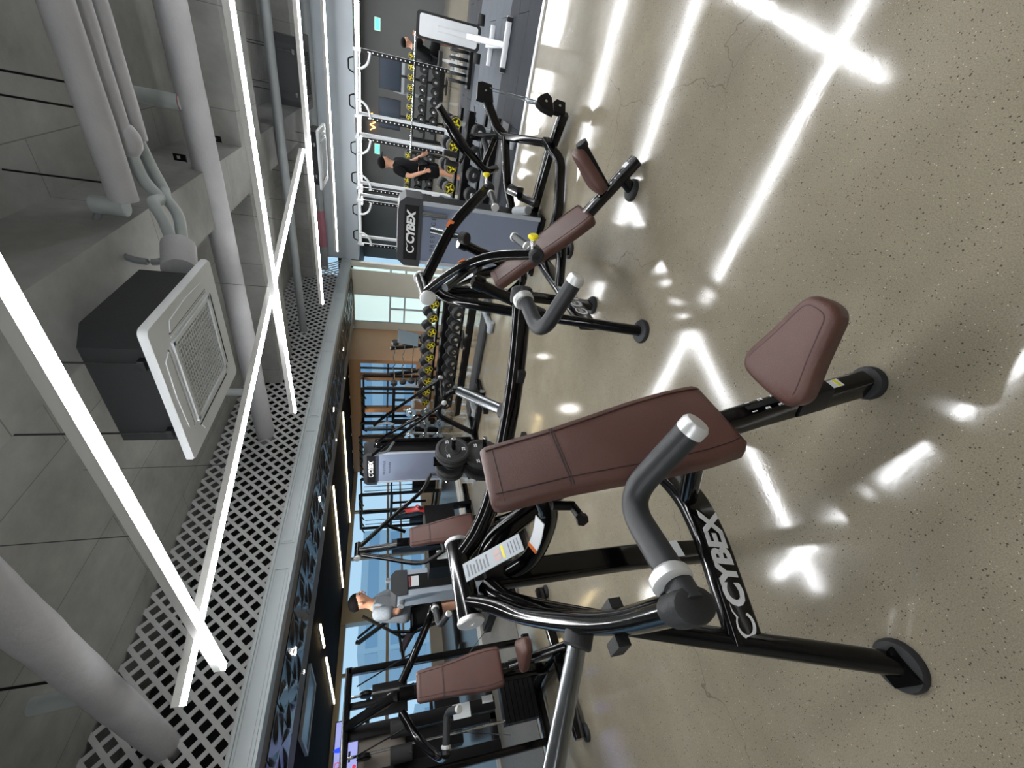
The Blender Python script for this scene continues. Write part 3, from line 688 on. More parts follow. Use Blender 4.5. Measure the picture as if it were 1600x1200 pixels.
    q = MB(); q.sweep(fillet([bar[0], bar[2], bar[3], bar[4], bar[6]], 0.06, 5), rrect(0.055, 0.12, 0.014, 3)); cb = q.build('cross_bar', BLK, t)
    ax = V((0.30, -0.13, 0)).normalized(); ny = V((-0.13, -0.30, 0)).normalized()
    maker(cb, V((-0.2188, 0.6447, 0.40)) + ny * 0.0288, ax, (0, 0, 1), 0.105)
    q = MB(); q.sweep(cr([(0, 0.47, 1.06), (0, 0.60, 1.00), (0, 0.76, 0.985), (0, 0.90, 1.0), (0, 0.99, 1.06)], 8), ell(0.034, 0.038, 14)); ps = q.build('pad_support', BLK, t)
    q = MB(); q.sweep(cr([(-0.022, 0.60, 1.036), (-0.022, 0.70, 1.022), (-0.022, 0.78, 1.02)], 6), rrect(0.045, 0.004, 0.0015, 1), up=(-0.5, 0, 1)); q.build('warning_label', LBL, ps)
    q = MB(); q.sweep([(-0.022, 0.765, 1.0215), (-0.022, 0.785, 1.0215)], rrect(0.045, 0.005, 0.0015, 1), up=(-0.5, 0, 1)); q.build('label_stripe', ORG, ps)
    MB().tube([(0, 0.24, 0.56), (0, 0.585, 0.42)], 0.034, 14).build('brace', BLK, t)
    # instruction placard
    P = [V((0.029, 0.94, 1.255)), V((-0.035, 0.94, 1.247)), V((-0.013, 0.785, 1.05)), V((0.037, 0.785, 1.056))]
    ay = ((P[0] + P[1]) / 2 - (P[2] + P[3]) / 2).normalized(); ax = (P[0] - P[1]).normalized(); ax = (ax - ay * ax.dot(ay)).normalized(); c_ = sum(P, V()) / 4
    q = MB(); q.prism([(-0.034, -0.125), (0.034, -0.125), (0.034, 0.125), (-0.034, 0.125)], c_, ax, ay, 0.005); pl = q.build('placard', mat('placard_grey', (168, 176, 182), 0.4), t)
    nz = ax.cross(ay); nz = nz if nz.y < 0 else -nz
    q = MB()
    for k in range(7): q.prism([(-0.024, -0.003), (0.024 - 0.006 * (k % 3), -0.003), (0.024 - 0.006 * (k % 3), 0.003), (-0.024, 0.003)], c_ + ay * (0.108 - 0.014 * k) + nz * 0.003, ax, ay, 0.0008)
    for k in range(4): q.prism([(-0.024, -0.002), (0.022, -0.002), (0.022, 0.002), (-0.024, 0.002)], c_ - ay * (0.072 + 0.013 * k) + nz * 0.003, ax, ay, 0.0008)
    q.build('print', mat('placard_print', (112, 116, 122), 0.5), pl)
    q = MB(); q.prism([(-0.026, -0.005), (0.026, -0.005), (0.026, 0.005), (-0.026, 0.005)], c_ - ay * 0.045 + nz * 0.003, ax, ay, 0.0008); q.build('warning_stripe', YEL, pl)
    for s_ in (-1, 1):
        q = MB(); q.prism([(-0.010, -0.014), (0.010, -0.014), (0.010, 0.014), (-0.010, 0.014)], c_ - ay * 0.02 + ax * 0.012 * s_ + nz * 0.003, ax, ay, 0.0008); q.build('diagram', mat('diagram_tint', (196, 172, 168), 0.5), pl)
    # adjusting lever
    q = MB(); q.cyl((-0.051, 0.48, 1.034), (-0.058, 0.48, 0.958), 0.015, 14); q.beam((-0.057, 0.48, 0.965), (-0.13, 0.45, 0.966), 0.022, 0.022); q.lathe((-0.12, 0.455, 0.966), (-0.9, -0.3, 0), [(0.02, 0), (0.02, 0.016)], 6); q.build('adjusting_lever', BLKM, t)
    return t
plate_press('nearest plate-loaded chest press with brown pads, filling the centre', (0.77, 0.57, 0))

# ---- reclined machine at the right
def incline_press(label, loc):
    t = thing('incline_press', label, 'exercise machine', loc)
    back_pad(t, (0, 0.185, 0.295), (0, 0.735, 0.848))
    ay = V((0, -0.654, 0.756)); ax = V((-1, 0, 0)); nz = ax.cross(ay)
    c_ = V((0, -0.03, 0.355))
    # the narrow end of the seat points to the front and up
    q = MB(); q.cushion([(x, -y - 0.12) for x, y in reversed(closed(SEATP, 4))], c_ - nz * 0.04, ax, ay, 0.066, 0.024, 0.006); st_ = q.build('seat', LEA, t, 60)
    q = MB(); q.beam(c_ - nz * 0.055 - ay * 0.15, c_ - nz * 0.055 + ay * 0.15, 0.07, 0.03, up=nz); q.tube([c_ - nz * 0.05 + ay * 0.13, c_ - nz * 0.05 + ay * 0.165], 0.035, 14); q.build('seat_bracket', BLKM, t)
    q = MB(); q.sweep([(0, -0.145, 0.045), (0, 0.20, 0.262), (0, 0.40, 0.40)], rrect(0.085, 0.07, 0.02, 3), up=(0, -0.5, 0.8)); post = q.build('seat_post', BLK, t)
    dp = V((0, 0.345, 0.217)).normalized(); npst = V((1, 0, 0)).cross(dp); fo = V((0, -0.145, 0.045)) + npst * 0.0365
    q = MB(); q.sweep([fo + dp * 0.05, fo + dp * 0.085], rrect(0.045, 0.002, 0.001, 1), up=npst); q.build('label', LBL, post)
    for i in range(6):
        q = MB(); q.prism([(-0.008, -0.004), (0.008, -0.004), (0.008, 0.004), (-0.008, 0.004)], fo + dp * (0.13 + 0.035 * i) + V((-0.022, 0, 0)), (1, 0, 0), dp, 0.001); q.build('number_mark', WTXT, post)
    q = MB(); q.sweep([fo + dp * 0.10, fo + dp * 0.34], rrect(0.016, 0.002, 0.001, 1), up=npst); q.build('slot', DARK, post)
    q = MB(); q.tube([(0, -0.03, 0.10), (0, 0.02, 0.02)], 0.036, 14); q.build('post_leg', BLK, t)
    foot(t, (0, 0.03), 0.07); foot(t, (-0.69, 0.70), 0.075); foot(t, (0.69, 0.70), 0.075)
    for f_ in ((lambda p: p), mir):
        q = MB(); q.sweep(cr([f_((-0.685, 0.70, 0.018)), f_((-0.545, 0.745, 0.30)), f_((-0.34, 0.81, 0.72)), f_((-0.14, 0.86, 1.10)), f_((-0.03, 0.86, 1.20))], 6), ell(0.034, 0.044, 14)); q.build('leg', BLK, t)
        path = [f_((-0.10, 0.835, 1.29)), f_((-0.20, 0.70, 1.215)), f_((-0.36, 0.52, 1.10)), f_((-0.50, 0.39, 0.96)), f_((-0.675, 0.295, 0.815))]
        a = MB(); a.sweep(cr(path, 8), rrect(0.05, 0.072, 0.016, 3)); arm = a.build('press_arm', BLK, t)
        q = MB(); q.sweep([V(path[2]) + V((0, -0.036, 0.012)), V(path[2]).lerp(V(path[1]), 0.22) + V((0, -0.036, 0.012))], rrect(0.002, 0.04, 0.0008, 1)); q.build('orange_label', ORG, arm)
        e = V(path[-1]); out = V(f_((-1, 0, 0)))
        q = MB(); q.lathe(e - out * 0.045, out, [(0.03, 0), (0.04, 0.01), (0.04, 0.075), (0.03, 0.085), (0.016, 0.085), (0.016, 0.08)], 22); q.build('handle_hub', RUB, arm)
        ht = V(f_((-0.30, 0.338, 0.83))); s0 = e - out * 0.05; dh = (ht - s0).normalized()
        q = MB(); q.cyl(s0, s0 + dh * 0.09, 0.015, 14); q.build('handle_rod', CHROME, arm)
        q = MB(); q.cyl(s0 + dh * 0.08, ht, 0.022, 16); g = q.build('grip', GRIP, arm)
        for cc in (s0 + dh * 0.085, ht):
            q = MB(); q.cyl(cc - dh * 0.008, cc + dh * 0.008, 0.028, 18); q.build('collar', ALU, g)
        q = MB(); q.cyl(e + V((0, -0.02, 0.02)), e + V((0, -0.075, 0.03)), 0.013, 12); q.build('pin_stem', CHROME, arm)
        q = MB(); q.lathe(e + V((0, -0.07, 0.03)), (0, -1, 0.15), [(0.012, 0), (0.026, 0.012), (0.028, 0.022), (0.02, 0.03)], 20); q.build('pull_knob', YEL, arm)
        hb = V(f_((-0.245, 0.56, 1.03))); htp = V(f_((-0.49, 0.612, 1.233))); dh = (htp - hb).normalized()
        q = MB(); q.cyl(hb, htp, 0.024, 18); q.build('plate_horn', mat('dark_steel', (92, 97, 100), 0.25, 0.9), arm)
        q = MB(); q.cyl(hb - dh * 0.03, hb + dh * 0.03, 0.042, 20); q.build('horn_collar', RUB, arm)
    q = MB(); q.sweep(fillet([(-0.55, 0.765, 0.30), (0.55, 0.765, 0.30)], 0.05), rrect(0.055, 0.12, 0.014, 3)); cb = q.build('cross_bar', BLK, t)
    q = MB(); q.sweep(cr([(0, 0.88, 0.03), (0, 0.85, 0.6), (0, 0.86, 1.22)], 8), rrect(0.095, 0.055, 0.014, 3), up=(0, 1, 0)); q.build('mast', BLK, t); foot(t, (0, 0.88), 0.07)
    p0 = V((-0.150, 0.847, 1.29)); p1 = V((0.150, 0.847, 1.315)); dd = (p1 - p0).normalized(); q = MB(); q.cyl(p0, p1, 0.045, 24); pv = q.build('pivot_tube', BLK, t)
    for a_, d_ in ((p0, -dd), (p1, dd)):
        q = MB(); q.lathe(a_ - d_ * 0.004, d_, [(0.048, 0), (0.053, 0.006), (0.053, 0.014), (0.047, 0.018), (0.012, 0.018)], 28); q.build('pivot_cap', ALU, pv)
    maker(cb, (-0.16, 0.7355, 0.30), (1, 0, 0), (0, 0, 1), 0.125)
    for s_ in (-1, 1):
        q = MB(); q.tube([(s_ * 0.34, 0.64, 1.0), (s_ * 0.36, 0.80, 0.55)], 0.036, 14); q.cyl((s_ * 0.335, 0.62, 1.05), (s_ * 0.34, 0.64, 0.98), 0.05, 18); q.build('stop_tube', BLK, t)
    MB().tube(cr([(0, 0.60, 0.66), (0, 0.74, 0.62), (0, 0.85, 0.70)], 8), 0.034, 14).build('pad_support', BLK, t)
    MB().tube([(0, 0.40, 0.40), (0, 0.765, 0.32)], 0.036, 14).build('brace', BLK, t)
    q = MB(); q.box((0, 0.78, 1.08), (0.07, 0.005, 0.24), Matrix.Rotation(math.radians(-35), 3, 'X')); q.build('placard', LBL, t)
    return t
incline_press('reclined incline press with brown pads beside the grey tower at right', (2.667, 0.40, 0))

# ---- cabinet-tower machines
def tower(t, c, rz, h=1.45, wid=0.60, dep=0.22, title='ROW', knob=True):
    """weight-stack shroud: black shell, blue-grey panel and black cap"""
    g = bpy.data.objects.new('tower', None); COL.objects.link(g); g.parent = t; g.location = c; g.rotation_euler = (0, 0, rz)
    hw = wid / 2
    q = MB(); q.bb((-hw, -dep / 2 + 0.012, 0.03), (hw, dep / 2, h - 0.06)); q.build('shell', BLKM, g)
    q = MB(); q.bb((-hw + 0.03, -dep / 2, 0.06), (hw - 0.03, -dep / 2 + 0.012, h - 0.2)); q.build('front_panel', PANEL, g)
    for s_ in (-1, 1):
        q = MB(); q.bb((s_ * (hw - 0.022) - 0.018, -dep / 2 - 0.01, 0.05), (s_ * (hw - 0.022) + 0.018, -dep / 2 + 0.012, h - 0.19)); q.build('side_strip', STRIP, g)
    poly = [(-hw - 0.02, h - 0.22)] + [(hw * 1.0 + 0.02, h - 0.22)] + [(hw + 0.02, h - 0.07), (hw - 0.03, h - 0.012), (hw - 0.1, h), (-hw + 0.1, h), (-hw + 0.03, h - 0.012), (-hw - 0.02, h - 0.07)]
    q = MB(); q.prism(poly, (0, -0.005, 0), (1, 0, 0), (0, 0, 1), dep + 0.04); cap = q.build('cap', mat('charcoal_plastic', (44, 46, 50), 0.5), g)
    q = MB(); q.prism([(-hw + 0.05, h - 0.19), (hw - 0.05, h - 0.19), (hw - 0.05, h - 0.06), (-hw + 0.05, h - 0.06)], (0, -dep / 2 - 0.027, 0), (1, 0, 0), (0, 0, 1), 0.006); q.build('cap_inset', BLKM, cap)
    maker(g, (0.05, -dep / 2 - 0.032, h - 0.125), (1, 0, 0), (0, 0, 1), 0.105)
    place_text('PRESTIGE', (0.0, -dep / 2 - 0.002, h - 0.34), (1, 0, 0), (0, 0, 1), 0.06, BTXT, g, 'series_name', space=1.45, depth=0.0006)
    place_text(title, (0.0, -dep / 2 - 0.002, h - 0.43), (1, 0, 0), (0, 0, 1), 0.038, BTXT, g, 'model_name', space=1.5, bold=0.0008, depth=0.0006)
    q = MB(); q.bb((-hw, -dep / 2 - 0.03, 0), (hw, dep / 2 + 0.02, 0.03)); q.build('base', BLKM, g)
    return g
def row_machine(label, loc):
    t = thing('row_machine', label, 'exercise machine', loc)
    g = tower(t, (0, 0, 0), -math.pi / 2, 1.46, 0.62, 0.22, 'ROW')
    q = MB(); q.cyl((-0.15, -0.2, 1.24), (-0.15, -0.2, 1.0), 0.022); q.build('guard_handle', CHROME, t)
    # black low frame to the right of the tower
    MB().sweep([(-0.15, -1.22, 0.075), (0.02, -0.86, 0.07), (0.14, -0.28, 0.06)], rrect(0.075, 0.09, 0.015, 3)).build('base_beam', BLK, t)
    MB().sweep(fillet([(-0.10, -0.99, 0.17), (-0.20, -0.95, 0.15), (-0.31, -0.88, 0.06), (-0.56, -0.48, 0.055), (-0.52, -0.30, 0.055)], 0.1), rrect(0.06, 0.085, 0.015, 3)).build('side_rail', BLK, t)
    q = MB(); q.sweep([(-0.12, -0.97, 0.14), (0.32, -0.91, 0.49)], rrect(0.07, 0.10, 0.015, 3), up=(0, 0, 1)); q.sweep(fillet([(0.28, -0.90, 0.45), (0.34, -0.95, 0.53), (0.36, -1.20, 0.70)], 0.05), rrect(0.075, 0.085, 0.015, 3), up=(0, 0, 1)); q.build('pulley_mast', BLK, t)
    MB().sweep([(0.32, -0.91, 0.48), (0.42, -0.84, 0.78)], rrect(0.05, 0.06, 0.012, 3), up=(0, 1, 0)).build('yoke_strut', BLK, t)
    MB().sweep(fillet([(0.26, -0.90, 0.46), (0.22, -0.84, 0.46), (0.20, -0.50, 0.38), (0.16, -0.30, 0.30)], 0.05), rrect(0.08, 0.075, 0.015, 3)).build('carriage_rail', BLK, t)
    def pulley(c_, sz, poly):
        q = MB(); q.prism([(x * sz, y * sz) for x, y in poly], c_, (0.62, -0.78, 0), (0, 0, 1), 0.055); ph = q.build('pulley_housing', BLKM, t)
        q = MB(); q.lathe(V(c_) + V((-0.022, -0.017, 0)), (-0.78, -0.62, 0), [(0.011, 0), (0.011, 0.012)], 12); q.build('axle_bolt', CHROME, ph)
    pulley((0.36, -1.22, 0.70), 1.0, [(-0.085, -0.075), (0.075, -0.06), (0.085, 0.03), (0.07, 0.075), (-0.07, 0.08)])
    pulley((-0.15, -1.26, 0.265), 1.0, [(-0.085, -0.075), (0.05, -0.055), (0.085, -0.01), (0.05, 0.045), (0.02, 0.075), (-0.02, 0.08), (-0.06, 0.03)])
    pulley((-0.15, -1.25, 0.135), 0.8, [(-0.07, -0.07), (0.06, -0.07), (0.075, 0.03), (0.03, 0.075), (-0.06, 0.06)])
    MB().cyl((-0.13, -1.255, 0.33), (-0.05, -1.25, 0.40), 0.018, 12).build('cable_end', STEEL, t)
    for p_, q_ in (((0.35, -1.27, 0.66), (-0.10, -1.27, 0.37)), ((0.36, -1.25, 0.65), (-0.09, -1.25, 0.37)), ((-0.16, -1.22, 0.11), (0.0, -0.35, 0.12)), ((0.40, -1.10, 0.78), (0.46, -0.62, 0.62))): MB().tube([p_, q_], 0.004, 6).build('cable', STEEL, t)
    # swing arms
    q = MB(); q.tube(fillet([(0.00, -1.07, 1.15), (0.10, -0.76, 0.84), (0.16, -0.60, 0.62), (0.30, -0.62, 0.50)], 0.06), 0.034, 14); q.tube([(0.16, -0.66, 0.66), (0.34, -0.88, 0.55)], 0.028, 12); arm = q.build('swing_arm', BLK, t)
    q = MB(); q.tube(fillet([(0.05, -0.92, 1.06), (0.10, -0.84, 1.0), (0.12, -0.72, 0.86), (0.12, -0.64, 0.90)], 0.04), 0.014, 10); g_ = q.build('handle_bar', BLK, arm)
    for c_ in ((0.12, -0.70, 0.93), (0.12, -0.62, 0.91)):
        q = MB(); q.cyl(c_, V(c_) + V((-0.01, -0.01, 0.13)), 0.026, 14); q.build('grip', RUB, g_)
    q = MB(); q.cyl((0.35, -0.86, 0.66), (0.30, -0.74, 0.60), 0.03, 14); q.build('adjusting_knob', RUB, t)
    q = MB(); q.beam((-0.05, -0.50, 0.30), (0.18, -0.48, 0.36), 0.10, 0.07); q.beam((-0.20, -0.46, 0.16), (0.0, -0.46, 0.28), 0.07, 0.07); q.build('seat_carriage', BLK, t)
    q = MB(); q.cyl((-0.42, -0.44, 0.30), (-0.20, -0.36, 0.36), 0.04, 16); q.build('foot_roller', GREY, t)
    return t
row_machine('grey towered seated row machine with black pulley frame at right', (4.27, 1.38, 0))
# ---- selectorised presses in the second row
def stack_press(label, loc, style):
    t = thing('shoulder_press' if style == 'overhead' else 'seated_press', label, 'exercise machine', loc)
    back_pad(t, (0, 0.10, 0.585), (0, 0.235, 1.275))
    seat_pad(t, (0, 0.02, 0.40), (1, 0, 0), (0, 1, 0))
    q = MB(); q.sweep([(0, -0.03, 0.05), (0, 0.18, 0.50)], rrect(0.065, 0.085, 0.014, 3), up=(0, -1, 0.4)); post = q.build('seat_post', BLK, t)
    for i in range(3):
        q = MB(); q.prism([(-0.02, -0.006), (0.02, -0.006), (0.02, 0.006), (-0.02, 0.006)], (0, -0.005 + 0.035 * i, 0.20 + 0.07 * i), (1, 0, 0), (0, 0.42, 0.9), 0.001); q.build('number_mark', WTXT, post)
    q = MB(); q.lathe((0.07, 0.08, 0.36), (1, 0, 0), [(0.05, 0), (0.06, 0.02), (0.05, 0.05)], 18); q.build('adjuster_wheel', BLKM, t)
    foot(t, (0, -0.05), 0.075); foot(t, (-0.55, 0.15), 0.06); foot(t, (0.55, 0.15), 0.06); foot(t, (0, 1.25), 0.06)
    q = MB(); q.beam((0, 0.0, 0.06), (0, 1.3, 0.06), 0.08, 0.09); q.beam((-0.58, 0.15, 0.07), (0.58, 0.15, 0.07), 0.07, 0.08); q.beam((-0.48, 0.95, 0.07), (0.48, 0.95, 0.07), 0.07, 0.08); q.build('base_frame', BLK, t)
    q = MB(); q.beam((0, 0.42, 0.06), (0, 0.36, 1.40), 0.09, 0.06, up=(0, 1, 0)); q.beam((0, 0.33, 0.70), (0, 0.18, 0.72), 0.06, 0.06); q.beam((0, 0.33, 1.15), (0, 0.24, 1.12), 0.06, 0.06); q.build('back_column', BLK, t)
    H_ = 1.83
    # weight frame behind
    for x in (-0.42, 0.42) if style == 'front' else ():
        q = MB(); q.beam((x, 0.95, 0.06), (x, 0.95, H_), 0.055, 0.07, up=(0, 1, 0)); q.build('frame_post', BLK, t)
        q = MB(); q.tube([(x * 0.5, 0.93, 0.15), (x * 0.5, 0.93, H_ - 0.03)], 0.011, 10); q.build('guide_rod', CHROME, t)
        q = MB(); q.tube([(x * 0.5, 0.90, 0.9), (x, 0.35, 0.55)], 0.003, 6); q.build('cable', STEEL, t)
    if style == 'front':
        q = MB(); q.beam((-0.45, 0.95, H_), (0.45, 0.95, H_), 0.07, 0.06); q.beam((0, 0.95, H_), (0, 0.38, 1.42), 0.07, 0.07); q.build('top_beam', BLK, t)
    else:
        q = MB(); q.bb((-0.22, 0.55, 0.1), (0.26, 0.80, 1.05)); q.build('stack_cover', BLKM, t)
        q = MB(); q.beam((0.05, 0.5, 1.45), (0.05, 0.5, 0.9), 0.16, 0.05, up=(0, 1, 0)); q.build('rear_column', mat('slate_blue_paint', (30, 40, 50), 0.35), t)
    for k in range(7) if style == 'front' else ():
        q = MB(); q.bb((-0.24, 0.88, 0.12 + k * 0.048), (0.24, 0.99, 0.162 + k * 0.048)); q.build('weight_plate', BLKM, t)
    for s_ in (-1, 1) if style == 'front' else ():
        q = MB(); q.lathe((s_ * 0.22 - 0.02, 0.95, H_ - 0.16), (1, 0, 0), [(0.05, 0), (0.06, 0.008), (0.055, 0.02), (0.06, 0.032), (0.05, 0.04)], 18); q.build('pulley', BLKM, t)
    if style == 'front':
        for x, w_ in ((-0.04, 0.10), (-0.37, 0.12), (0.16, 0.05)):
            q = MB(); q.beam((x, 1.0, 0.5), (x, 1.0, H_ - 0.02), w_, 0.05, up=(0, 1, 0)); q.build('weight_column', BLKM, t)
        for x in (-0.10, -0.27):
            q = MB(); q.cyl((x, 0.88, 1.28), (x, 0.88, 1.46), 0.062, 18); bu = q.build('bumper', RUB, t)
            q = MB(); q.lathe((x - 0.02, 0.82, 1.30), (0, -1, 0), [(0.010, 0), (0.010, 0.008)], 10); q.build('bolt', CHROME, bu)
        q = MB(); q.bb((-0.33, 1.04, 1.30), (-0.08, 1.05, 1.72)); q.build('rear_panel', mat('taupe_panel', (112, 104, 94), 0.5), t)
        q = MB(); q.prism(rrect(0.24, 0.30, 0.04, 4), (-0.22, 1.02, 1.18), (1, 0, 0), (0, 0, 1), 0.02); q.build('black_plate', BLKM, t)
        q = MB(); q.bb((0.06, 1.06, 1.30), (0.32, 1.07, 1.62)); pb = q.build('poster_board', BLKM, t)
        q = MB(); q.lathe((0.19, 1.058, 1.46), (0, -1, 0), [(0.035, 0), (0.035, 0.002)], 18); q.build('roundel', WTXT, pb)
        for x in (-0.22, 0.05, 0.28):
            q = MB(); q.tube([(x, 0.90, 1.75), (x + 0.03, 0.42, 1.28)], 0.006, 8); q.build('pull_cable', BLKM, t)
    q = MB(); q.box((-0.2, 0.33, 0.92), (0.10, 0.006, 0.14)); q.build('placard', LBL, t)
    q = MB(); q.box((-0.16, 0.33, 0.70), (0.05, 0.006, 0.09)); q.build('label', LBL, t)
    for f_ in ((lambda p: p), mir):
        if style == 'front':
            a = MB(); a.sweep(cr([f_((-0.10, 0.44, 1.38)), f_((-0.30, 0.40, 1.26)), f_((-0.47, 0.18, 1.14)), f_((-0.50, -0.01, 1.11))], 8), ell(0.027, 0.034, 12)); arm = a.build('press_arm', BLK, t)
            q = MB(); q.tube(fillet([f_((-0.50, -0.01, 1.11)), f_((-0.285, -0.09, 1.09)), f_((-0.317, -0.225, 1.03))], 0.07, 6), 0.025, 14); g = q.build('grip', GRIP, arm)
            q = MB(); q.lathe(f_((-0.317, -0.225, 1.03)), f_((-0.23, -0.9, -0.4)), [(0.026, 0), (0.026, 0.015), (0.02, 0.02)], 16); q.build('grip_cap', ALU, g)
            q = MB(); d_ = V(f_((0.21, -0.08, -0.02))).normalized(); q.lathe(V(f_((-0.475, -0.02, 1.108))), d_, [(0.028, 0), (0.034, 0.004), (0.034, 0.018), (0.028, 0.022)], 16); q.build('collar', ALU, g)
    if style == 'overhead':
        q = MB(); q.cyl((-0.07, 0.45, 1.80), (0.10, 0.45, 1.80), 0.035, 16); q.beam((0, 0.40, 1.38), (0, 0.45, 1.80), 0.06, 0.06, up=(0, 1, 0)); pv = q.build('pivot_tube', BLK, t)
        q = MB(); q.lathe((-0.07, 0.45, 1.80), (-1, -0.3, 0), [(0.036, 0), (0.036, 0.015), (0.02, 0.02)], 18); q.build('pivot_cap', ALU, pv)
        q = MB(); q.tube(cr([(-0.03, 0.45, 1.78), (-0.12, 0.42, 1.53), (-0.25, 0.36, 1.16), (-0.20, 0.25, 0.91)], 8), 0.024, 12); arm = q.build('press_arm', BLK, t)
        q = MB(); q.cyl((-0.20, 0.25, 0.92), (0.03, 0.22, 0.97), 0.02, 14); q.build('grip', GRIP, arm)
        q = MB(); q.tube(cr([(0.06, 0.45, 1.78), (0.42, 0.45, 1.42), (0.72, 0.43, 1.10), (0.98, 0.42, 0.96)], 8), 0.024, 12); arm = q.build('press_arm', BLK, t)
        q = MB(); q.cyl((0.98, 0.42, 0.97), (0.95, 0.40, 0.76), 0.02, 14); q.build('grip', GRIP, arm)
        q = MB(); q.tube([(0.3, 0.47, 1.5), (0.3, 0.62, 1.3)], 0.02, 10); q.build('linkage', BLK, arm)
    return t
stack_press('seated press with brown pads and black weight frame at lower left', (1.15, 3.75, 0), 'front')
stack_press('seated press with brown pads and tall forked arms behind the nearest machine', (2.56, 3.85, 0), 'overhead')

def pulldown(label, loc):
    t = thing('pulldown_machine', label, 'exercise machine', loc)
    tower(t, (0, 0, 0), -math.pi / 2, 1.88, 0.78, 0.24, 'PULLDOWN')
    q = MB(); q.beam((0.1, 0.42, 0.05), (0.1, 0.42, 1.7), 0.06, 0.06, up=(1, 0, 0)); q.beam((0.1, -0.44, 0.05), (0.1, -0.44, 1.7), 0.05, 0.06, up=(1, 0, 0)); q.build('rear_frame', BLK, t)
    q = MB(); q.tube(fillet([(-0.05, -0.42, 1.55), (-0.3, -0.7, 1.72), (-0.35, -1.0, 1.55), (-0.3, -1.35, 1.05)], 0.15), 0.024, 12); q.build('lat_arm', BLK, t)
    return t
pulldown('tall pulldown machine with blue-grey fronted tower in the middle distance', (5.05, 5.72, 0))
t = thing('side_tower_machine', 'grey sided weight tower with round black top behind the placard', 'exercise machine', (2.66, 5.42, 0))
q = MB(); q.bb((-0.165, -0.13, 0.03), (0.165, 0.15, 1.36)); q.build('shell', mat('silver_shell', (172, 182, 194), 0.35, 0.3), t)
q = MB(); q.bb((-0.095, -0.14, 0.03), (0.095, -0.128, 1.34)); q.build('front_channel', BLKM, t)
q = MB(); q.prism([(-0.15, 1.24), (0.15, 1.24), (0.16, 1.38), (0.10, 1.44), (-0.10, 1.44), (-0.16, 1.38)], (0, 0.01, 0), (1, 0, 0), (0, 0, 1), 0.34); q.build('cap', mat('charcoal_plastic', (44, 46, 50), 0.5), t)
q = MB(); q.box((0, -0.143, 1.16), (0.13, 0.004, 0.12)); lb = q.build('label', LBL, t)
q = MB(); q.box((0, -0.146, 1.205), (0.13, 0.003, 0.025)); q.build('label_stripe', REDM, t)
q = MB(); q.bb((-0.24, -0.2, 0), (0.24, 0.25, 0.03)); q.build('base', BLKM, t)
q = MB(); q.cyl((-0.13, 0.02, 1.3), (-0.24, -0.02, 1.32), 0.04); q.cyl((0.13, 0.02, 1.42), (0.13, 0.02, 1.5), 0.03); q.build('adjuster', GREY, t)

# ---- plate tree behind the nearest pad
def plate_mesh(r, th=0.045):
    q = MB(); q.lathe((0, 0, 0), (1, 0, 0), [(0.026, 0), (r * 0.42, 0), (r * 0.46, 0.006), (r * 0.78, 0.006), (r * 0.82, 0), (r * 0.95, 0), (r, 0.006), (r, th - 0.006), (r * 0.95, th), (r * 0.82, th), (r * 0.78, th - 0.006), (r * 0.46, th - 0.006), (r * 0.42, th), (0.026, th)], 32); return q
t = thing('plate_tree', 'black plate storage post with long horns behind the nearest pad', 'weight rack', (3.12, 3.55, 0))
q = MB(); q.beam((0, 0, 0), (0, 0, 1.02), 0.08, 0.08, up=(0, 1, 0)); q.build('post', BLK, t)
q = MB(); q.beam((-0.4, 0, 0.03), (0.4, 0, 0.03), 0.08, 0.06); q.beam((0, -0.4, 0.03), (0, 0.4, 0.03), 0.08, 0.06); q.build('base', BLK, t)
for z in (0.80, 0.45):
    for s_ in (-1, 1):
        q = MB(); q.cyl((0, s_ * 0.03, z), (0, s_ * 0.36, z + 0.03), 0.024, 16); q.build('horn', BLK, t)
        q = MB(); q.cyl((0, s_ * 0.345, z + 0.028), (0, s_ * 0.362, z + 0.03), 0.025, 16); q.build('horn_cap', CHROME, t)
pl_specs = [(0.80, -1, 0.10, 0.19, 'larger black plate on the far upper horn of the plate tree'), (0.80, -1, 0.155, 0.19, 'second black plate on the far upper horn of the plate tree'),
            (0.80, 1, 0.06, 0.165, 'black plate marked 25 on the near upper horn of the plate tree'), (0.80, 1, 0.12, 0.165, 'outer black plate on the near upper horn of the plate tree'),
            (0.45, -1, 0.07, 0.22, 'large black plate on the far lower horn of the plate tree'), (0.45, 1, 0.07, 0.22, 'large black plate on the near lower horn of the plate tree')]
for z, s_, off, r, lab in pl_specs:
    p = thing('weight_plate', lab, 'weight plate', (3.12, 3.55 + s_ * off, z + 0.02), math.pi / 2 if s_ > 0 else -math.pi / 2, 'plates on the plate tree')
    plate_mesh(r).build('disc', RUB, p)
    q = MB(); q.lathe((0.0445, 0, 0), (1, 0, 0), [(0.024, 0), (0.024, 0.002)], 20); q.build('hub_ring', CHROME, p)
    for k in range(3):
        a = k * 2.1 + 0.5; place_text('25', (0.0452, r * 0.62 * math.cos(a), r * 0.62 * math.sin(a)), (0, 1, 0), (0, 0, 1), 0.05, WTXT, p, 'number', depth=0.0005, bold=0.0008)

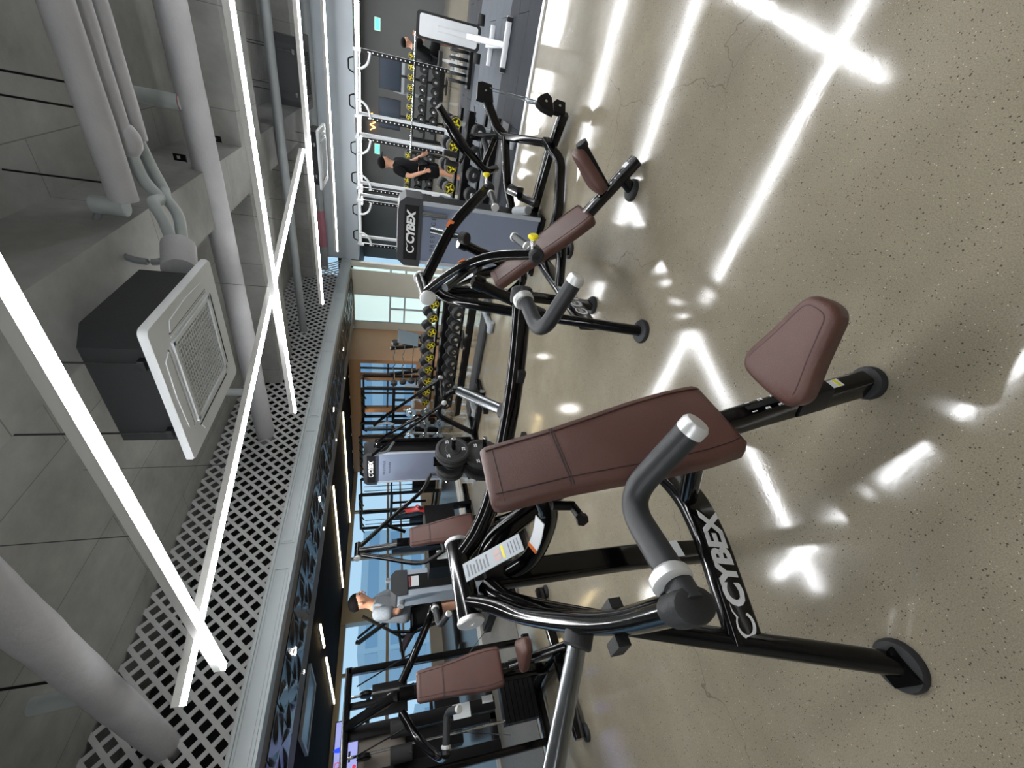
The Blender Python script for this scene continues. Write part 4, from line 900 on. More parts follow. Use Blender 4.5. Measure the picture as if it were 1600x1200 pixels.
# ---- dumbbell racks
def db_rack(label, loc, Ly, zo):
    t = thing('dumbbell_rack', label, 'weight rack', loc)
    for z, x0 in ((0.70 - zo, 0.05), (0.32 - zo * 0.5, -0.12)):
        q = MB(); R = Matrix.Rotation(math.radians(-16), 3, 'Y')
        for xx in (-0.12, 0.12): q.box(V((x0, 0, z)) + R @ V((xx, 0, 0)), (0.05, Ly, 0.04), R)
        q.box(V((x0, 0, z)) + R @ V((-0.16, 0, -0.03)), (0.02, Ly, 0.10), R); q.build('shelf', BLKM, t)
    for y in (-0.38 * Ly, 0.30 * Ly):
        q = MB(); q.sweep(fillet([(0.22, y, 0.92 - zo), (0.08, y, 0.55 - zo), (-0.14, y, 0.06), (-0.72, y, 0.05)], 0.12), rrect(0.06, 0.09, 0.02, 3), up=(-0.5, 0, 1)); q.build('leg', GREY, t)
        q = MB(); q.cyl((-0.72, y - 0.09, 0.05), (-0.72, y + 0.09, 0.05), 0.05); q.build('foot_end', GREY, t)
    q = MB(); q.bb((-0.42, -0.48 * Ly, 0.02), (-0.06, 0.48 * Ly, 0.06)); q.build('lower_tray', mat('charcoal_tray', (46, 48, 51), 0.6), t)
db_rack('two-tier dumbbell rack with black shelves and grey legs at centre', (5.95, 3.95, 0), 2.5, 0)
db_rack('short low dumbbell rack with grey legs behind the pulley frame', (6.55, 1.2, 0), 1.5, 0.13)
def dumbbell_parts(r, emblem):
    """head lathe along x with hex-round rubber head, returns meshes"""
    h = MB(); h.lathe((0, 0, 0), (1, 0, 0), [(r * 0.9, 0), (r, 0.012), (r, 0.075), (r * 0.86, 0.09)], 20); hm = h.mesh('head', RUB)
    e = MB()
    if emblem:
        e.lathe((-0.0012, 0, 0), (-1, 0, 0), [(r * 0.86, 0), (r * 0.86, 0.0012)], 24); e.cur = 1
        for k in range(4):
            a = k * math.pi / 2 + 0.4; u = V((0, math.cos(a), math.sin(a))); w_ = V((0, -math.sin(a), math.cos(a)))
            e.add([V((-0.0032, 0, 0)) + u * 0.01 + w_ * 0.008, V((-0.0032, 0, 0)) + u * r * 0.36 + w_ * 0.014, V((-0.0032, 0, 0)) + u * r * 0.8, V((-0.0032, 0, 0)) + u * r * 0.36 - w_ * 0.014, V((-0.0032, 0, 0)) + u * 0.01 - w_ * 0.008], [(0, 1, 2, 3, 4)])
        n = 24
        for k in range(n):
            a0 = 2 * math.pi * k / n; a1 = 2 * math.pi * (k + 1) / n
            f_ = lambda a, rr: V((-0.0032, math.cos(a) * rr, math.sin(a) * rr)); e.add([f_(a0, r * 0.78), f_(a1, r * 0.78), f_(a1, r * 0.85), f_(a0, r * 0.85)], [(0, 1, 2, 3)])
    else:
        e.lathe((-0.001, 0, 0), (-1, 0, 0), [(r * 0.34, 0), (r * 0.34, 0.004), (r * 0.2, 0.006)], 18)
    em = e.mesh('end_emblem', [RUB, YEL] if emblem else [CHROME])
    b_ = MB(); b_.cyl((0.085, 0, 0), (0.215, 0, 0), 0.017, 14); bm = b_.mesh('bar', CHROME)
    return hm, em, bm
dbA = dumbbell_parts(0.083, True); dbB = dumbbell_parts(0.098, False)
def dumbbell(ms, loc, ry, lab, group):
    d = thing('dumbbell', lab, 'dumbbell', loc, 0, group); d.rotation_euler = (0, ry, 0)
    inst(ms[0], 'head', (0, 0, 0), d); inst(ms[1], 'end_emblem', (0, 0, 0), d); inst(ms[2], 'bar', (0, 0, 0), d); inst(ms[0], 'head', (0.30, 0, 0), d, (0, 0, math.pi))
    return d
ordn = ['first', 'second', 'third', 'fourth', 'fifth', 'sixth', 'seventh', 'eighth', 'ninth', 'tenth']
for i in range(9): dumbbell(dbA, (5.82, 3.00 + 0.25 * i, 0.835), math.radians(-16), ordn[i] + ' yellow-starred dumbbell on the top shelf, counted from the right', 'dumbbells on the top shelf')
for i in range(9): dumbbell(dbB, (5.66, 3.05 + 0.235 * i, 0.47), math.radians(-16), ordn[i] + ' plain black dumbbell on the lower shelf, counted from the right', 'dumbbells on the lower shelf')
for i in range(5): dumbbell(dbA, (6.42, 0.62 + 0.27 * i, 0.705), math.radians(-16), ordn[i] + ' yellow-starred dumbbell on the short rack, counted from the right', 'dumbbells on the short rack')
for i in range(5): dumbbell(dbB, (6.26, 0.66 + 0.26 * i, 0.40), math.radians(-16), ordn[i] + ' plain black dumbbell low on the short rack, counted from the right', 'dumbbells on the short rack')
# fixed barbells on a rack behind
t = thing('barbell_rack', 'black upright barbell rack behind the dumbbells', 'weight rack', (8.0, 5.6, 0))
for y in (-0.36, 0.36):
    q = MB(); q.sweep([(0.30, y, 0.02), (-0.05, y, 1.45)], rrect(0.07, 0.07, 0.01, 2), up=(1, 0, 0)); q.bb((-0.2, y - 0.04, 0), (0.5, y + 0.04, 0.06)); q.build('rack_post', BLKM, t)
for i in range(5):
    z = 1.35 - 0.2 * i; x = 8.0 - 0.12 + 0.05 * i
    d = thing('barbell', ordn[i] + ' fixed barbell from the top of the barbell rack', 'barbell', (x, 5.6, z), 0, 'fixed barbells')
    pts = cr([(0, -0.55, 0), (0, -0.3, 0), (0.015, -0.15, 0.03), (0, 0, -0.01), (0.015, 0.15, 0.03), (0, 0.3, 0), (0, 0.55, 0)], 4) if i < 2 else [(0, -0.55, 0), (0, 0.55, 0)]
    q = MB(); q.tube(pts, 0.013, 10); q.build('bar', CHROME, d)
    for y in (-0.6, 0.52): q = MB(); q.cyl((0, y, 0), (0, y + 0.09, 0), 0.075, 18); q.build('head', RUB, d)
t = thing('info_stand', 'grey tablet on a floor stand beside the barbell rack', 'stand', (7.3, 4.55, 0))
q = MB(); q.box((0, 0, 1.12), (0.02, 0.30, 0.42), Matrix.Rotation(math.radians(18), 3, 'Y')); q.build('screen', mat('dim_screen', (96, 110, 118), 0.2), t)
q = MB(); q.tube([(0.05, 0, 1.0), (0.05, 0, 0.02)], 0.025); q.lathe((0.05, 0, 0), (0, 0, 1), [(0.2, 0), (0.2, 0.02)], 24); q.build('stem', BLKM, t)
t = thing('wall_notice', 'small white framed notice with red emblem on the pale partition', 'sign', (11.49, 7.3, 1.35))
q = MB(); q.bb((-0.02, -0.3, -0.15), (0, 0.3, 0.15)); q.build('board', WHT, t)
q = MB(); q.lathe((-0.021, -0.15, 0), (-1, 0, 0), [(0.06, 0), (0.06, 0.002)], 20); q.build('emblem', REDM, t)
for k in range(2): q = MB(); q.bb((-0.023, 0.0 + 0.15 * k, -0.1), (-0.02, 0.11 + 0.15 * k, 0.1)); q.build('picture', GREY, t)

# ---- plate-loaded lever machine and cable frames in front of the brown wall
def lever_machine(label, loc):
    t = thing('lever_machine', label, 'exercise machine', loc)
    q = MB(); q.beam((0, 0, 0.05), (0, 1.0, 0.05), 0.08, 0.09); q.beam((-0.4, 0.1, 0.05), (0.4, 0.1, 0.05), 0.07, 0.08); q.beam((-0.4, 0.95, 0.05), (0.4, 0.95, 0.05), 0.07, 0.08); q.build('base_frame', BLK, t)
    q = MB(); q.sweep(fillet([(0, 0.05, 0.05), (0, 0.0, 0.6), (0, 0.5, 0.75), (0, 0.95, 0.05)], 0.15), rrect(0.08, 0.06, 0.015, 3), up=(1, 0, 0)); q.build('arch', BLK, t)
    for s_ in (-1, 1):
        q = MB(); q.tube(cr([(s_ * 0.3, 0.0, 0.70), (s_ * 0.32, 0.4, 1.1), (s_ * 0.34, 0.85, 1.55), (s_ * 0.34, 1.05, 1.72)], 8), 0.024, 12); q.tube([(s_ * 0.3, 0.0, 0.70), (0, 0.3, 0.66)], 0.024, 12); arm = q.build('lever_arm', BLK, t)
        q = MB(); q.lathe((s_ * 0.3, -0.02, 0.70), (s_, 0, 0), [(0.04, 0), (0.04, 0.02), (0.02, 0.03)], 16); q.build('pivot_cap', ALU, arm)
        q = MB(); q.tube(fillet([(s_ * 0.34, 1.05, 1.72), (s_ * 0.34, 0.98, 1.5), (s_ * 0.2, 0.9, 1.4)], 0.06), 0.02, 12); q.build('grip', GREY, arm)
    return t
lever_machine('black lever machine with two raised arms before the pulldown tower', (5.0, 4.05, 0))
def cable_frame(label, loc, wid, h=2.12):
    t = thing('cable_frame', label, 'exercise machine', loc)
    for y in (-wid / 2, wid / 2):
        for x in (0, 0.55):
            q = MB(); q.beam((x, y, 0), (x, y, h), 0.07, 0.07, up=(0, 1, 0)); q.build('frame_post', BLKM, t)
        q = MB(); q.bb((0.1, y - 0.16, 0.1), (0.3, y + 0.16, 0.75)); q.build('weight_stack', BLKM, t)
        for dy in (-0.1, 0.1): q = MB(); q.tube([(0.2, y + dy, 0.7), (0.2, y + dy, h - 0.1)], 0.011, 8); q.build('guide_rod', STEEL, t)
    for z in (h, 0.05, 1.32):
        q = MB(); q.beam((0, -wid / 2, z), (0, wid / 2, z), 0.06, 0.08); q.beam((0.55, -wid / 2, z), (0.55, wid / 2, z), 0.05, 0.05); q.build('cross_beam', BLKM, t)
    q = MB()
    for k in range(5): q.beam((-0.05, -wid / 2 + wid * (k + 0.5) / 5, h + 0.02), (-0.25, -wid / 2 + wid * (k + 0.5) / 5, h - 0.1), 0.03, 0.03)
    q.build('chin_up_grip', BLKM, t)
    for k in range(2):
        q = MB(); q.tube([(-0.03, -wid / 4 + wid / 2 * k, 1.32), (-0.03, -wid / 4 + wid / 2 * k, 0.35)], 0.035, 10); q.build('hanging_attachment', BLKM, t)
    return t
cable_frame('black cable frame nearest the pale partition', (8.9, 7.9, 0), 1.5)
cable_frame('middle black cable frame before the brown wall', (8.2, 9.0, 0), 1.5, 2.16)
cable_frame('black cable frame behind the pulldown tower', (7.55, 10.65, 0), 1.6, 2.16)
t = thing('plate_rack', 'grey storage rack loaded with chrome plates', 'weight rack', (7.0, 6.75, 0))
for x in (0, 0.5):
    for y in (-0.75, 0.0, 0.75):
        q = MB(); q.sweep([(x, y, 0), (x + 0.08, y, 1.12)], rrect(0.05, 0.05, 0.01, 2), up=(1, 0, 0)); q.build('rack_post', GREY, t)
for z in (0.3, 0.62, 0.95):
    q = MB(); q.beam((0.02, -0.8, z), (0.02, 0.8, z), 0.05, 0.06); q.build('rail', GREY, t)
for z in (0.3, 0.62, 0.95):
    for y in (-0.55, -0.2, 0.2, 0.55): MB().cyl((0.0, y, z + 0.05), (-0.2, y, z + 0.05), 0.022).build('peg', STEEL, t)
k = 0
for z in (0.3, 0.62, 0.95):
    for y in (-0.55, -0.2, 0.2, 0.55):
        p = thing('chrome_plate', '%s chrome plate from the right on the %s rail of the plate rack' % (ordn[k % 4], ('bottom', 'middle', 'top')[k // 4]), 'weight plate', (6.86, 6.75 + y, z + 0.05), 0, 'chrome plates on the rack')
        k += 1
        plate_mesh(0.12, 0.04).build('disc', CHROME, p)
        q = MB(); q.lathe((-0.03, 0, 0), (1, 0, 0), [(0.03, 0), (0.03, 0.08)], 14); q.build('hub', CHROME, p)
# red machine half hidden behind
t = thing('red_frame_machine', 'black machine with red frame tubes behind the brown-padded presses', 'exercise machine', (4.3, 6.4, 0))
q = MB(); q.sweep(fillet([(-0.5, -0.3, 0.05), (0.1, -0.2, 0.9), (0.3, 0.2, 1.3)], 0.15), rrect(0.08, 0.08, 0.015, 3)); q.tube([(0.0, -0.4, 1.0), (0.35, 0.3, 0.75)], 0.03); q.build('red_frame', REDM, t)
q = MB(); q.beam((-0.6, 0, 0.05), (0.7, 0, 0.05), 0.1, 0.1); q.beam((0.2, -0.1, 0), (0.2, 0.1, 1.35), 0.12, 0.08, up=(1, 0, 0)); q.beam((-0.3, -0.4, 0.05), (-0.3, 0.4, 0.05), 0.08, 0.1); q.build('black_frame', BLK, t)
q = MB(); q.box((-0.1, -0.1, 0.62), (0.35, 0.4, 0.5)); q.build('stack_cover', BLKM, t)
# ================================================================== RIGHT-HAND AREA
def power_rack(label, loc, wid=1.14, bar=True):
    t = thing('power_rack', label, 'weight rack', loc)
    H_ = 2.24; hm = MB().lathe((0, 0, 0), (-1, 0, 0), [(0.014, 0), (0.014, 0.003)], 8).mesh('peg_hole', WHT)
    for y in (-wid / 2, wid / 2):
        for x in (0, 0.55):
            q = MB(); q.beam((x, y, 0.02), (x, y, H_), 0.07, 0.07, up=(0, 1, 0)); q.build('rack_post', RACKW, t)
        q = MB(); q.bb((-0.04, y - 0.036, 0.35), (-0.034, y + 0.036, H_ - 0.12)); st_ = q.build('peg_strip', BLKM, t)
        for k in range(18): inst(hm, 'peg_hole', (-0.04, y, 0.45 + k * 0.09), st_)
        q = MB(); q.beam((-0.05, y, 0.05), (0.65, y, 0.05), 0.07, 0.08); q.build('foot_rail', RACKW, t)
        q = MB(); q.beam((0, y, H_), (0.55, y, H_), 0.06, 0.07); q.build('top_rail', RACKW, t)
        q = MB(); q.tube(cr([(-0.03, y - 0.30 * (1 if y > 0 else -1), H_ - 0.03), (-0.06, y - 0.28 * (1 if y > 0 else -1), H_ - 0.14), (-0.08, y - 0.18 * (1 if y > 0 else -1), H_ - 0.25), (-0.05, y, H_ - 0.30)], 6), 0.025, 10); q.build('curved_grip', RACKW, t)
    q = MB(); q.beam((0, -wid / 2, H_ - 0.03), (0, wid / 2, H_ - 0.03), 0.05, 0.07); q.beam((0.55, -wid / 2, H_), (0.55, wid / 2, H_), 0.05, 0.07); q.build('cross_beam', RACKW, t)
    for s_ in (-1, 1):
        q = MB(); q.tube(fillet([(-0.02, s_ * 0.18, H_ + 0.02), (-0.02, s_ * 0.22, H_ + 0.12), (-0.02, s_ * 0.4, H_ + 0.12), (-0.02, s_ * 0.44, H_ + 0.02)], 0.03), 0.014, 8); q.build('chin_up_grip', BLKM, t)
    for y in (-wid / 2, wid / 2):
        q = MB(); q.sweep([(0.28, y, 0.05), (0.28, y, 0.5)], rrect(0.05, 0.05, 0.01, 2), up=(0, 1, 0)); q.build('storage_post', RACKW, t)
    if bar:
        d = thing('barbell', 'steel barbell resting across the ' + bar, 'barbell', (loc[0] - 0.09, loc[1], 1.08), 0, 'racked barbells')
        q = MB(); q.tube([(0, -1.05, 0), (0, 1.05, 0)], 0.015, 12); q.build('bar', CHROME, d)
        for s_ in (-1, 1): q = MB(); q.cyl((0, s_ * 0.72, 0), (0, s_ * 1.08, 0), 0.024, 14); q.build('sleeve', CHROME, d)
power_rack('white power rack farthest right, with black peg strips', (10.96, 0.72, 0), bar='rightmost power rack')
power_rack('white power rack in the middle, behind the man in black', (10.96, 2.22, 0), 1.05, None)
power_rack('white power rack beside the glazed partition', (10.96, 3.55, 0), 1.05, None)
# upright bench seen from behind
t = thing('upright_bench', 'white framed bench with black backrest standing on the mats', 'bench', (7.3, -0.33, 0))
q = MB(); q.beam((-0.25, -0.30, 0.06), (-0.25, 0.30, 0.06), 0.07, 0.07); fb = q.build('foot_bar', RACKW, t)
for y in (-0.27, 0.27): q = MB(); q.box((-0.25, y, 0.05), (0.085, 0.05, 0.09)); q.build('rubber_end', RUB, fb)
q = MB(); q.beam((-0.25, 0, 0.08), (0.0, 0.0, 0.55), 0.07, 0.07); q.beam((0.0, 0, 0.4), (0.03, 0, 0.95), 0.06, 0.05, up=(1, 0, 0)); q.beam((-0.2, 0, 0.1), (0.9, 0, 0.1), 0.07, 0.07); q.beam((0.9, -0.25, 0.05), (0.9, 0.25, 0.05), 0.07, 0.07); q.build('frame', RACKW, t)
poly = rrect(0.29, 0.86, 0.05, 4)
q = MB(); q.cushion(poly, (0.06, 0, 0.80), (0, 1, 0), (0.04, 0, 1), 0.06, 0.02, 0.005); q.prism(poly, (0.05, 0, 0.80), (0, -1, 0), (0.04, 0, 1), 0.03); bk = q.build('backrest', RUB, t)
q = MB(); q.prism(rrect(0.235, 0.78, 0.03, 3), (0.030, 0, 0.80), (0, -1, 0), (0.04, 0, 1), 0.008); pl = q.build('back_plate', RACKW, bk)
q = MB(); q.box((0.015, 0, 0.52), (0.03, 0.09, 0.30)); q.build('hinge_bracket', RACKW, bk)
q = MB(); q.beam((0.1, 0, 0.42), (0.55, 0, 0.44), 0.28, 0.07); q.build('seat', RUB, t)
for s_ in (-1, 1): q = MB(); q.cyl((0.05, s_ * 0.15, 0.38), (0.05, s_ * 0.27, 0.38), 0.05); q.build('roller', RUB, t)
# low stacks of plates by the rack
t = thing('plate_stack_holder', 'black floor holder with a row of weight plates beside the rack', 'weight rack', (10.2, -0.1, 0))
q = MB(); q.bb((-0.15, -0.45, 0.02), (0.15, 0.45, 0.08)); q.bb((-0.15, -0.45, 0.08), (0.15, -0.42, 0.3)); q.build('tray', BLKM, t)
for k in range(6):
    p = thing('weight_plate', ordn[k] + ' black plate in the floor holder, from the right', 'weight plate', (10.2, -0.36 + 0.12 * k, 0.28), math.pi / 2, 'plates in the floor holder'); plate_mesh(0.19, 0.05).build('disc', RUB, p)
# area beyond the bulkhead
def far_db(y0, n, X, z, lab):
    t = thing('dumbbell_shelf', lab, 'weight rack', (X, y0 + 0.11 * n, 0)); Ly = 0.24 * n
    for zz in (z, z - 0.32, z - 0.64): q = MB(); q.bb((-0.15, -Ly / 2, zz - 0.06), (0.2, Ly / 2, zz - 0.02)); q.build('shelf', BLKM, t)
    for y in (-Ly / 2, Ly / 2): q = MB(); q.bb((-0.05, y - 0.03, 0), (0.2, y + 0.03, z + 0.05)); q.build('side_post', BLKM, t)
    for r_ in range(3):
        for k in range(n):
            dumbbell(dbA if r_ == 0 else dbB, (X - 0.16, y0 + 0.22 * k, z + 0.06 - 0.32 * r_), 0, '%s dumbbell from the right, %s row, behind the %s power rack' % (ordn[k], ('top', 'middle', 'bottom')[r_], lab.split('the ')[1].split(' ')[0]), 'far dumbbells')
far_db(0.05, 8, 13.6, 0.98, 'long dumbbell shelf beyond the right power rack')
far_db(2.3, 6, 13.6, 0.98, 'dumbbell shelf beyond the middle power rack')
for i, (y, z, lab) in enumerate(((0.55, 1.55, 'dark framed wall screen above the far dumbbells'), (1.5, 1.55, 'second dark framed wall screen above the far dumbbells'))):
    t = thing('wall_screen', lab, 'screen', (14.5, y, z)); q = MB(); q.bb((0, -0.38, -0.3), (0.05, 0.38, 0.3)); q.build('case', BLKM, t)
    q = MB(); q.bb((-0.004, -0.35, -0.27), (0, 0.35, 0.27)); q.build('display', mat('dark_display', (34, 40, 48), 0.12), t)
    q = MB(); q.beam((0.025, 0, -0.3), (0.025, 0, -z), 0.06, 0.06, up=(1, 0, 0)); q.lathe((0.025, 0, -z), (0, 0, 1), [(0.22, 0), (0.22, 0.02)], 20); q.build('stand', BLKM, t)
for i, (y, z) in enumerate(((-0.5, 1.95), (2.9, 1.95))):
    t = thing('exit_sign', ('green emergency exit sign at the far right', 'green emergency exit sign behind the middle rack')[i], 'sign', (17.17, y, z)); q = MB(); q.bb((-0.04, -0.16, -0.09), (0.02, 0.16, 0.09)); q.build('box', WHT, t)
    q = MB(); q.bb((-0.046, -0.14, -0.07), (-0.04, 0.14, 0.07)); q.build('face', mat('exit_green', (60, 210, 150), 0.4, emit=((70, 230, 160), 1.6)), t)
t = thing('neon_sign', 'orange neon scribble sign on the far wall', 'sign', (17.16, 2.1, 2.1))
q = MB(); q.tube(cr([(0, -0.25 + 0.05 * k, 0.09 * math.sin(k * 2.1)) for k in range(11)], 6), 0.012, 8); q.build('neon_tube', mat('neon_orange', (255, 190, 120), 0.4, emit=((255, 170, 90), 5)), t)
t = thing('treadmill', 'grey cardio machine far behind the racks', 'exercise machine', (15.6, 0.6, 0))
q = MB(); q.bb((-0.3, -0.4, 0), (1.2, 0.4, 0.2)); q.build('deck', BLKM, t)
q = MB(); q.beam((-0.2, -0.38, 0.15), (-0.3, -0.38, 1.3), 0.06, 0.08, up=(0, 1, 0)); q.beam((-0.2, 0.38, 0.15), (-0.3, 0.38, 1.3), 0.06, 0.08, up=(0, 1, 0)); q.box((-0.3, 0, 1.3), (0.12, 0.8, 0.3)); q.build('console', GREY, t)

# ================================================================== LEFT END BY THE WINDOWS
t = thing('advertising_screen', 'long lavender advertising screen at the lower left', 'screen', (1.2, 8.0, 2.0))
q = MB(); q.bb((-0.9, 0, -0.17), (0.86, 0.06, 0.17)); q.build('case', BLKM, t)
q = MB(); q.bb((-0.88, -0.004, -0.155), (0.845, 0, 0.155)); q.build('display', mat('lavender_display', (168, 172, 236), 0.3, emit=((166, 172, 240), 0.5)), t)
place_text('LOCAL FOOD', (0.05, -0.008, 0.10), (1, 0, 0), (0, 0, 1), 0.11, mat('red_print', (226, 60, 80), 0.5, emit=((226, 60, 80), 0.5)), t, depth=0.0006)
q = MB(); q.prism([(0.05 * math.cos(a) * (1 if math.sin(a) < 0 else 0.6), 0.055 * math.sin(a) if math.sin(a) < 0 else 0.09 * math.sin(a)) for a in [2 * math.pi * k / 18 for k in range(18)]], (0.52, -0.008, 0.08), (1, 0, 0), (0, 0, 1), 0.003); q.build('blue_drop', mat('blue_print', (30, 70, 220), 0.4, emit=((30, 70, 230), 0.7)), t)
for x, z, w_, h_ in ((0.75, -0.06, 0.16, 0.03), (0.1, -0.03, 0.3, 0.02), (0.1, -0.09, 0.25, 0.03), (0.42, -0.05, 0.12, 0.03)):
    q = MB(); q.bb((x - w_ / 2, -0.008, z - h_ / 2), (x + w_ / 2, -0.005, z + h_ / 2)); q.build('print_line', BTXT, t)
for x in (0.6, 0.3): q = MB(); q.lathe((x, -0.006, -0.12), (0, -1, 0), [(0.025, 0), (0.025, 0.002)], 14); q.build('red_dot', mat('red_print', (226, 60, 80), 0.5), t)
for x in (-0.6, 0.6): MB().beam((x, 0.04, -0.15), (x, 0.04, -1.95), 0.08, 0.08, up=(1, 0, 0)).build('stand', BLKM, t)
t = thing('ceiling_hatch', 'pale framed square panel in the dark ceiling', 'panel', (2.13, 7.45, 2.51))
q = MB()
for lo, hi in (((-0.42, -0.42), (0.42, -0.38)), ((-0.42, 0.38), (0.42, 0.42)), ((-0.42, -0.38), (-0.38, 0.38)), ((0.38, -0.38), (0.42, 0.38))): q.bb((lo[0], lo[1], -0.03), (hi[0], hi[1], 0.01))
q.build('frame', TRIM, t); MB().bb((-0.38, -0.38, -0.015), (0.38, 0.38, 0.01)).build('panel', mat('slate_panel', (70, 76, 84), 0.3), t)
# angled stretching machine by the windows
t = thing('cardio_climber', 'black angled training machine standing before the window', 'exercise machine', (3.5, 9.0, 0.05))
q = MB(); q.sweep([(0.15, 0, 0.3), (-0.05, 0, 1.1), (0.45, 0, 1.85)], rrect(0.05, 0.06, 0.01, 2), up=(0, 1, 0)); q.sweep([(0.3, 0, 1.35), (-0.02, 0, 1.9), (0.0, 0, 1.95)], rrect(0.06, 0.1, 0.01, 2), up=(0, 1, 0)); q.sweep([(0.5, 0.1, 1.35), (0.1, 0.1, 1.93)], rrect(0.03, 0.08, 0.01, 2), up=(0, 1, 0)); q.build('mast', BLKM, t)
q = MB(); q.beam((-0.6, 0, 0.05), (0.6, 0, 0.05), 0.1, 0.1); q.beam((-0.5, -0.4, 0.04), (-0.5, 0.4, 0.04), 0.08, 0.08); q.beam((0.5, -0.4, 0.04), (0.5, 0.4, 0.04), 0.08, 0.08); q.build('base', BLKM, t)
q = MB(); q.box((-0.1, 0, 1.0), (0.4, 0.3, 0.09), Matrix.Rotation(math.radians(35), 3, 'Y')); q.build('seat', mat('dusky_pad', (92, 78, 88), 0.5), t)
q = MB(); q.tube(fillet([(-0.5, -0.2, 1.1), (-0.2, -0.25, 1.15), (0.3, -0.2, 1.2)], 0.1), 0.025); q.tube([(0.0, -0.2, 1.3), (-0.1, -0.3, 0.9)], 0.03); q.build('handlebar', BLKM, t)
t = thing('plate_loaded_frame', 'black training frame with hanging kettle near the windows', 'exercise machine', (2.2, 9.3, 0.05))
for x in (-0.6, 0.5): q = MB(); q.beam((x, 0, 0), (x, 0, 1.72), 0.07, 0.07, up=(0, 1, 0)); q.build('frame_post', BLKM, t)
q = MB(); q.beam((-0.6, 0, 1.70), (0.5, 0, 1.70), 0.06, 0.07); q.beam((-0.6, 0, 1.15), (0.5, 0, 1.15), 0.05, 0.06); q.beam((-0.6, 0, 0.6), (0.5, 0, 0.6), 0.05, 0.06); q.build('cross_beam', BLKM, t)
q = MB(); q.ball((0.35, -0.1, 1.5), 0.09, 14); q.tube([(0.35, -0.1, 1.58), (0.35, 0, 1.68)], 0.012); q.build('hanging_ball', RUB, t)
q = MB(); q.bb((-0.5, -0.12, 0.1), (0.4, 0.12, 0.55)); q.build('weight_stack', BLKM, t)
t = thing('red_disc_machine', 'black machine with a red disc behind the seated press', 'exercise machine', (1.5, 7.0, 0))
q = MB(); q.lathe((0, 0, 1.60), (0, -1, 0), [(0.13, 0), (0.15, 0.02), (0.13, 0.06)], 28); q.build('disc', mat('dull_red', (104, 28, 32), 0.5), t)
q = MB(); q.beam((0, 0.05, 0), (0, 0.05, 1.6), 0.1, 0.1, up=(1, 0, 0)); q.beam((-0.4, 0.05, 0.05), (0.4, 0.05, 0.05), 0.1, 0.1); q.box((-0.25, 0.05, 0.95), (0.4, 0.1, 0.45)); q.build('frame', BLKM, t)
# buildings outside
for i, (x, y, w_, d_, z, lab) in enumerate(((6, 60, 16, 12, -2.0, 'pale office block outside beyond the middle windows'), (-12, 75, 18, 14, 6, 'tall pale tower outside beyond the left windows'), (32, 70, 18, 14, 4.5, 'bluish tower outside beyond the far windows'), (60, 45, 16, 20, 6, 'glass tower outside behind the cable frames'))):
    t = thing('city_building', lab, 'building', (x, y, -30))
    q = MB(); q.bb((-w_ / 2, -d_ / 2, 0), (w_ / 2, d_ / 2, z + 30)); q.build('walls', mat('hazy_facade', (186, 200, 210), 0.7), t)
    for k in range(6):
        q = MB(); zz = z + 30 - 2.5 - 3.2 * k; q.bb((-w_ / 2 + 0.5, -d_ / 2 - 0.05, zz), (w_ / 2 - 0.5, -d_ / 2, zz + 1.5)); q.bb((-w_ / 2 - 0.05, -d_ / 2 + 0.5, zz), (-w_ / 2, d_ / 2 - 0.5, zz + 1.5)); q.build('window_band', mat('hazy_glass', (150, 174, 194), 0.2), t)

# ================================================================== PEOPLE
def skin_obj(name, pts, edges, rad, material, parent, sub=2):
    me = bpy.data.meshes.new(name); me.from_pydata(pts, edges, []); me.materials.append(material)
    o = bpy.data.objects.new(name, me); COL.objects.link(o); o.parent = parent
    m_ = o.modifiers.new('skin', 'SKIN'); m_.use_smooth_shade = True
    for i, r in enumerate(rad):
        sv = me.skin_vertices[0].data[i] if me.skin_vertices else None
        if sv: sv.radius = r if isinstance(r, tuple) else (r, r)
    return o
def add_skin(name, joints, bones, material, parent, root):
    names = list(joints); idx = {n: i for i, n in enumerate(names)}
    me = bpy.data.meshes.new(name); me.from_pydata([joints[n][0] for n in names], [(idx[a], idx[b_]) for a, b_ in bones], []); me.materials.append(material)
    o = bpy.data.objects.new(name, me); COL.objects.link(o)
    md = o.modifiers.new('skin', 'SKIN'); md.use_smooth_shade = True; md.branch_smoothing = 0.4
    sd = o.modifiers.new('sub', 'SUBSURF'); sd.levels = 2; sd.render_levels = 2
    for i, n in enumerate(names):
        r = joints[n][1]; s_ = me.skin_vertices[0].data[i]; s_.radius = r if isinstance(r, tuple) else (r, r); s_.use_root = (n == root)
    bpy.context.view_layer.update()
    m2 = bpy.data.meshes.new_from_object(o.evaluated_get(bpy.context.evaluated_depsgraph_get())); m2.name = name
    bpy.data.objects.remove(o)
    o2 = bpy.data.objects.new(name, m2); COL.objects.link(o2); o2.parent = parent
    return o2
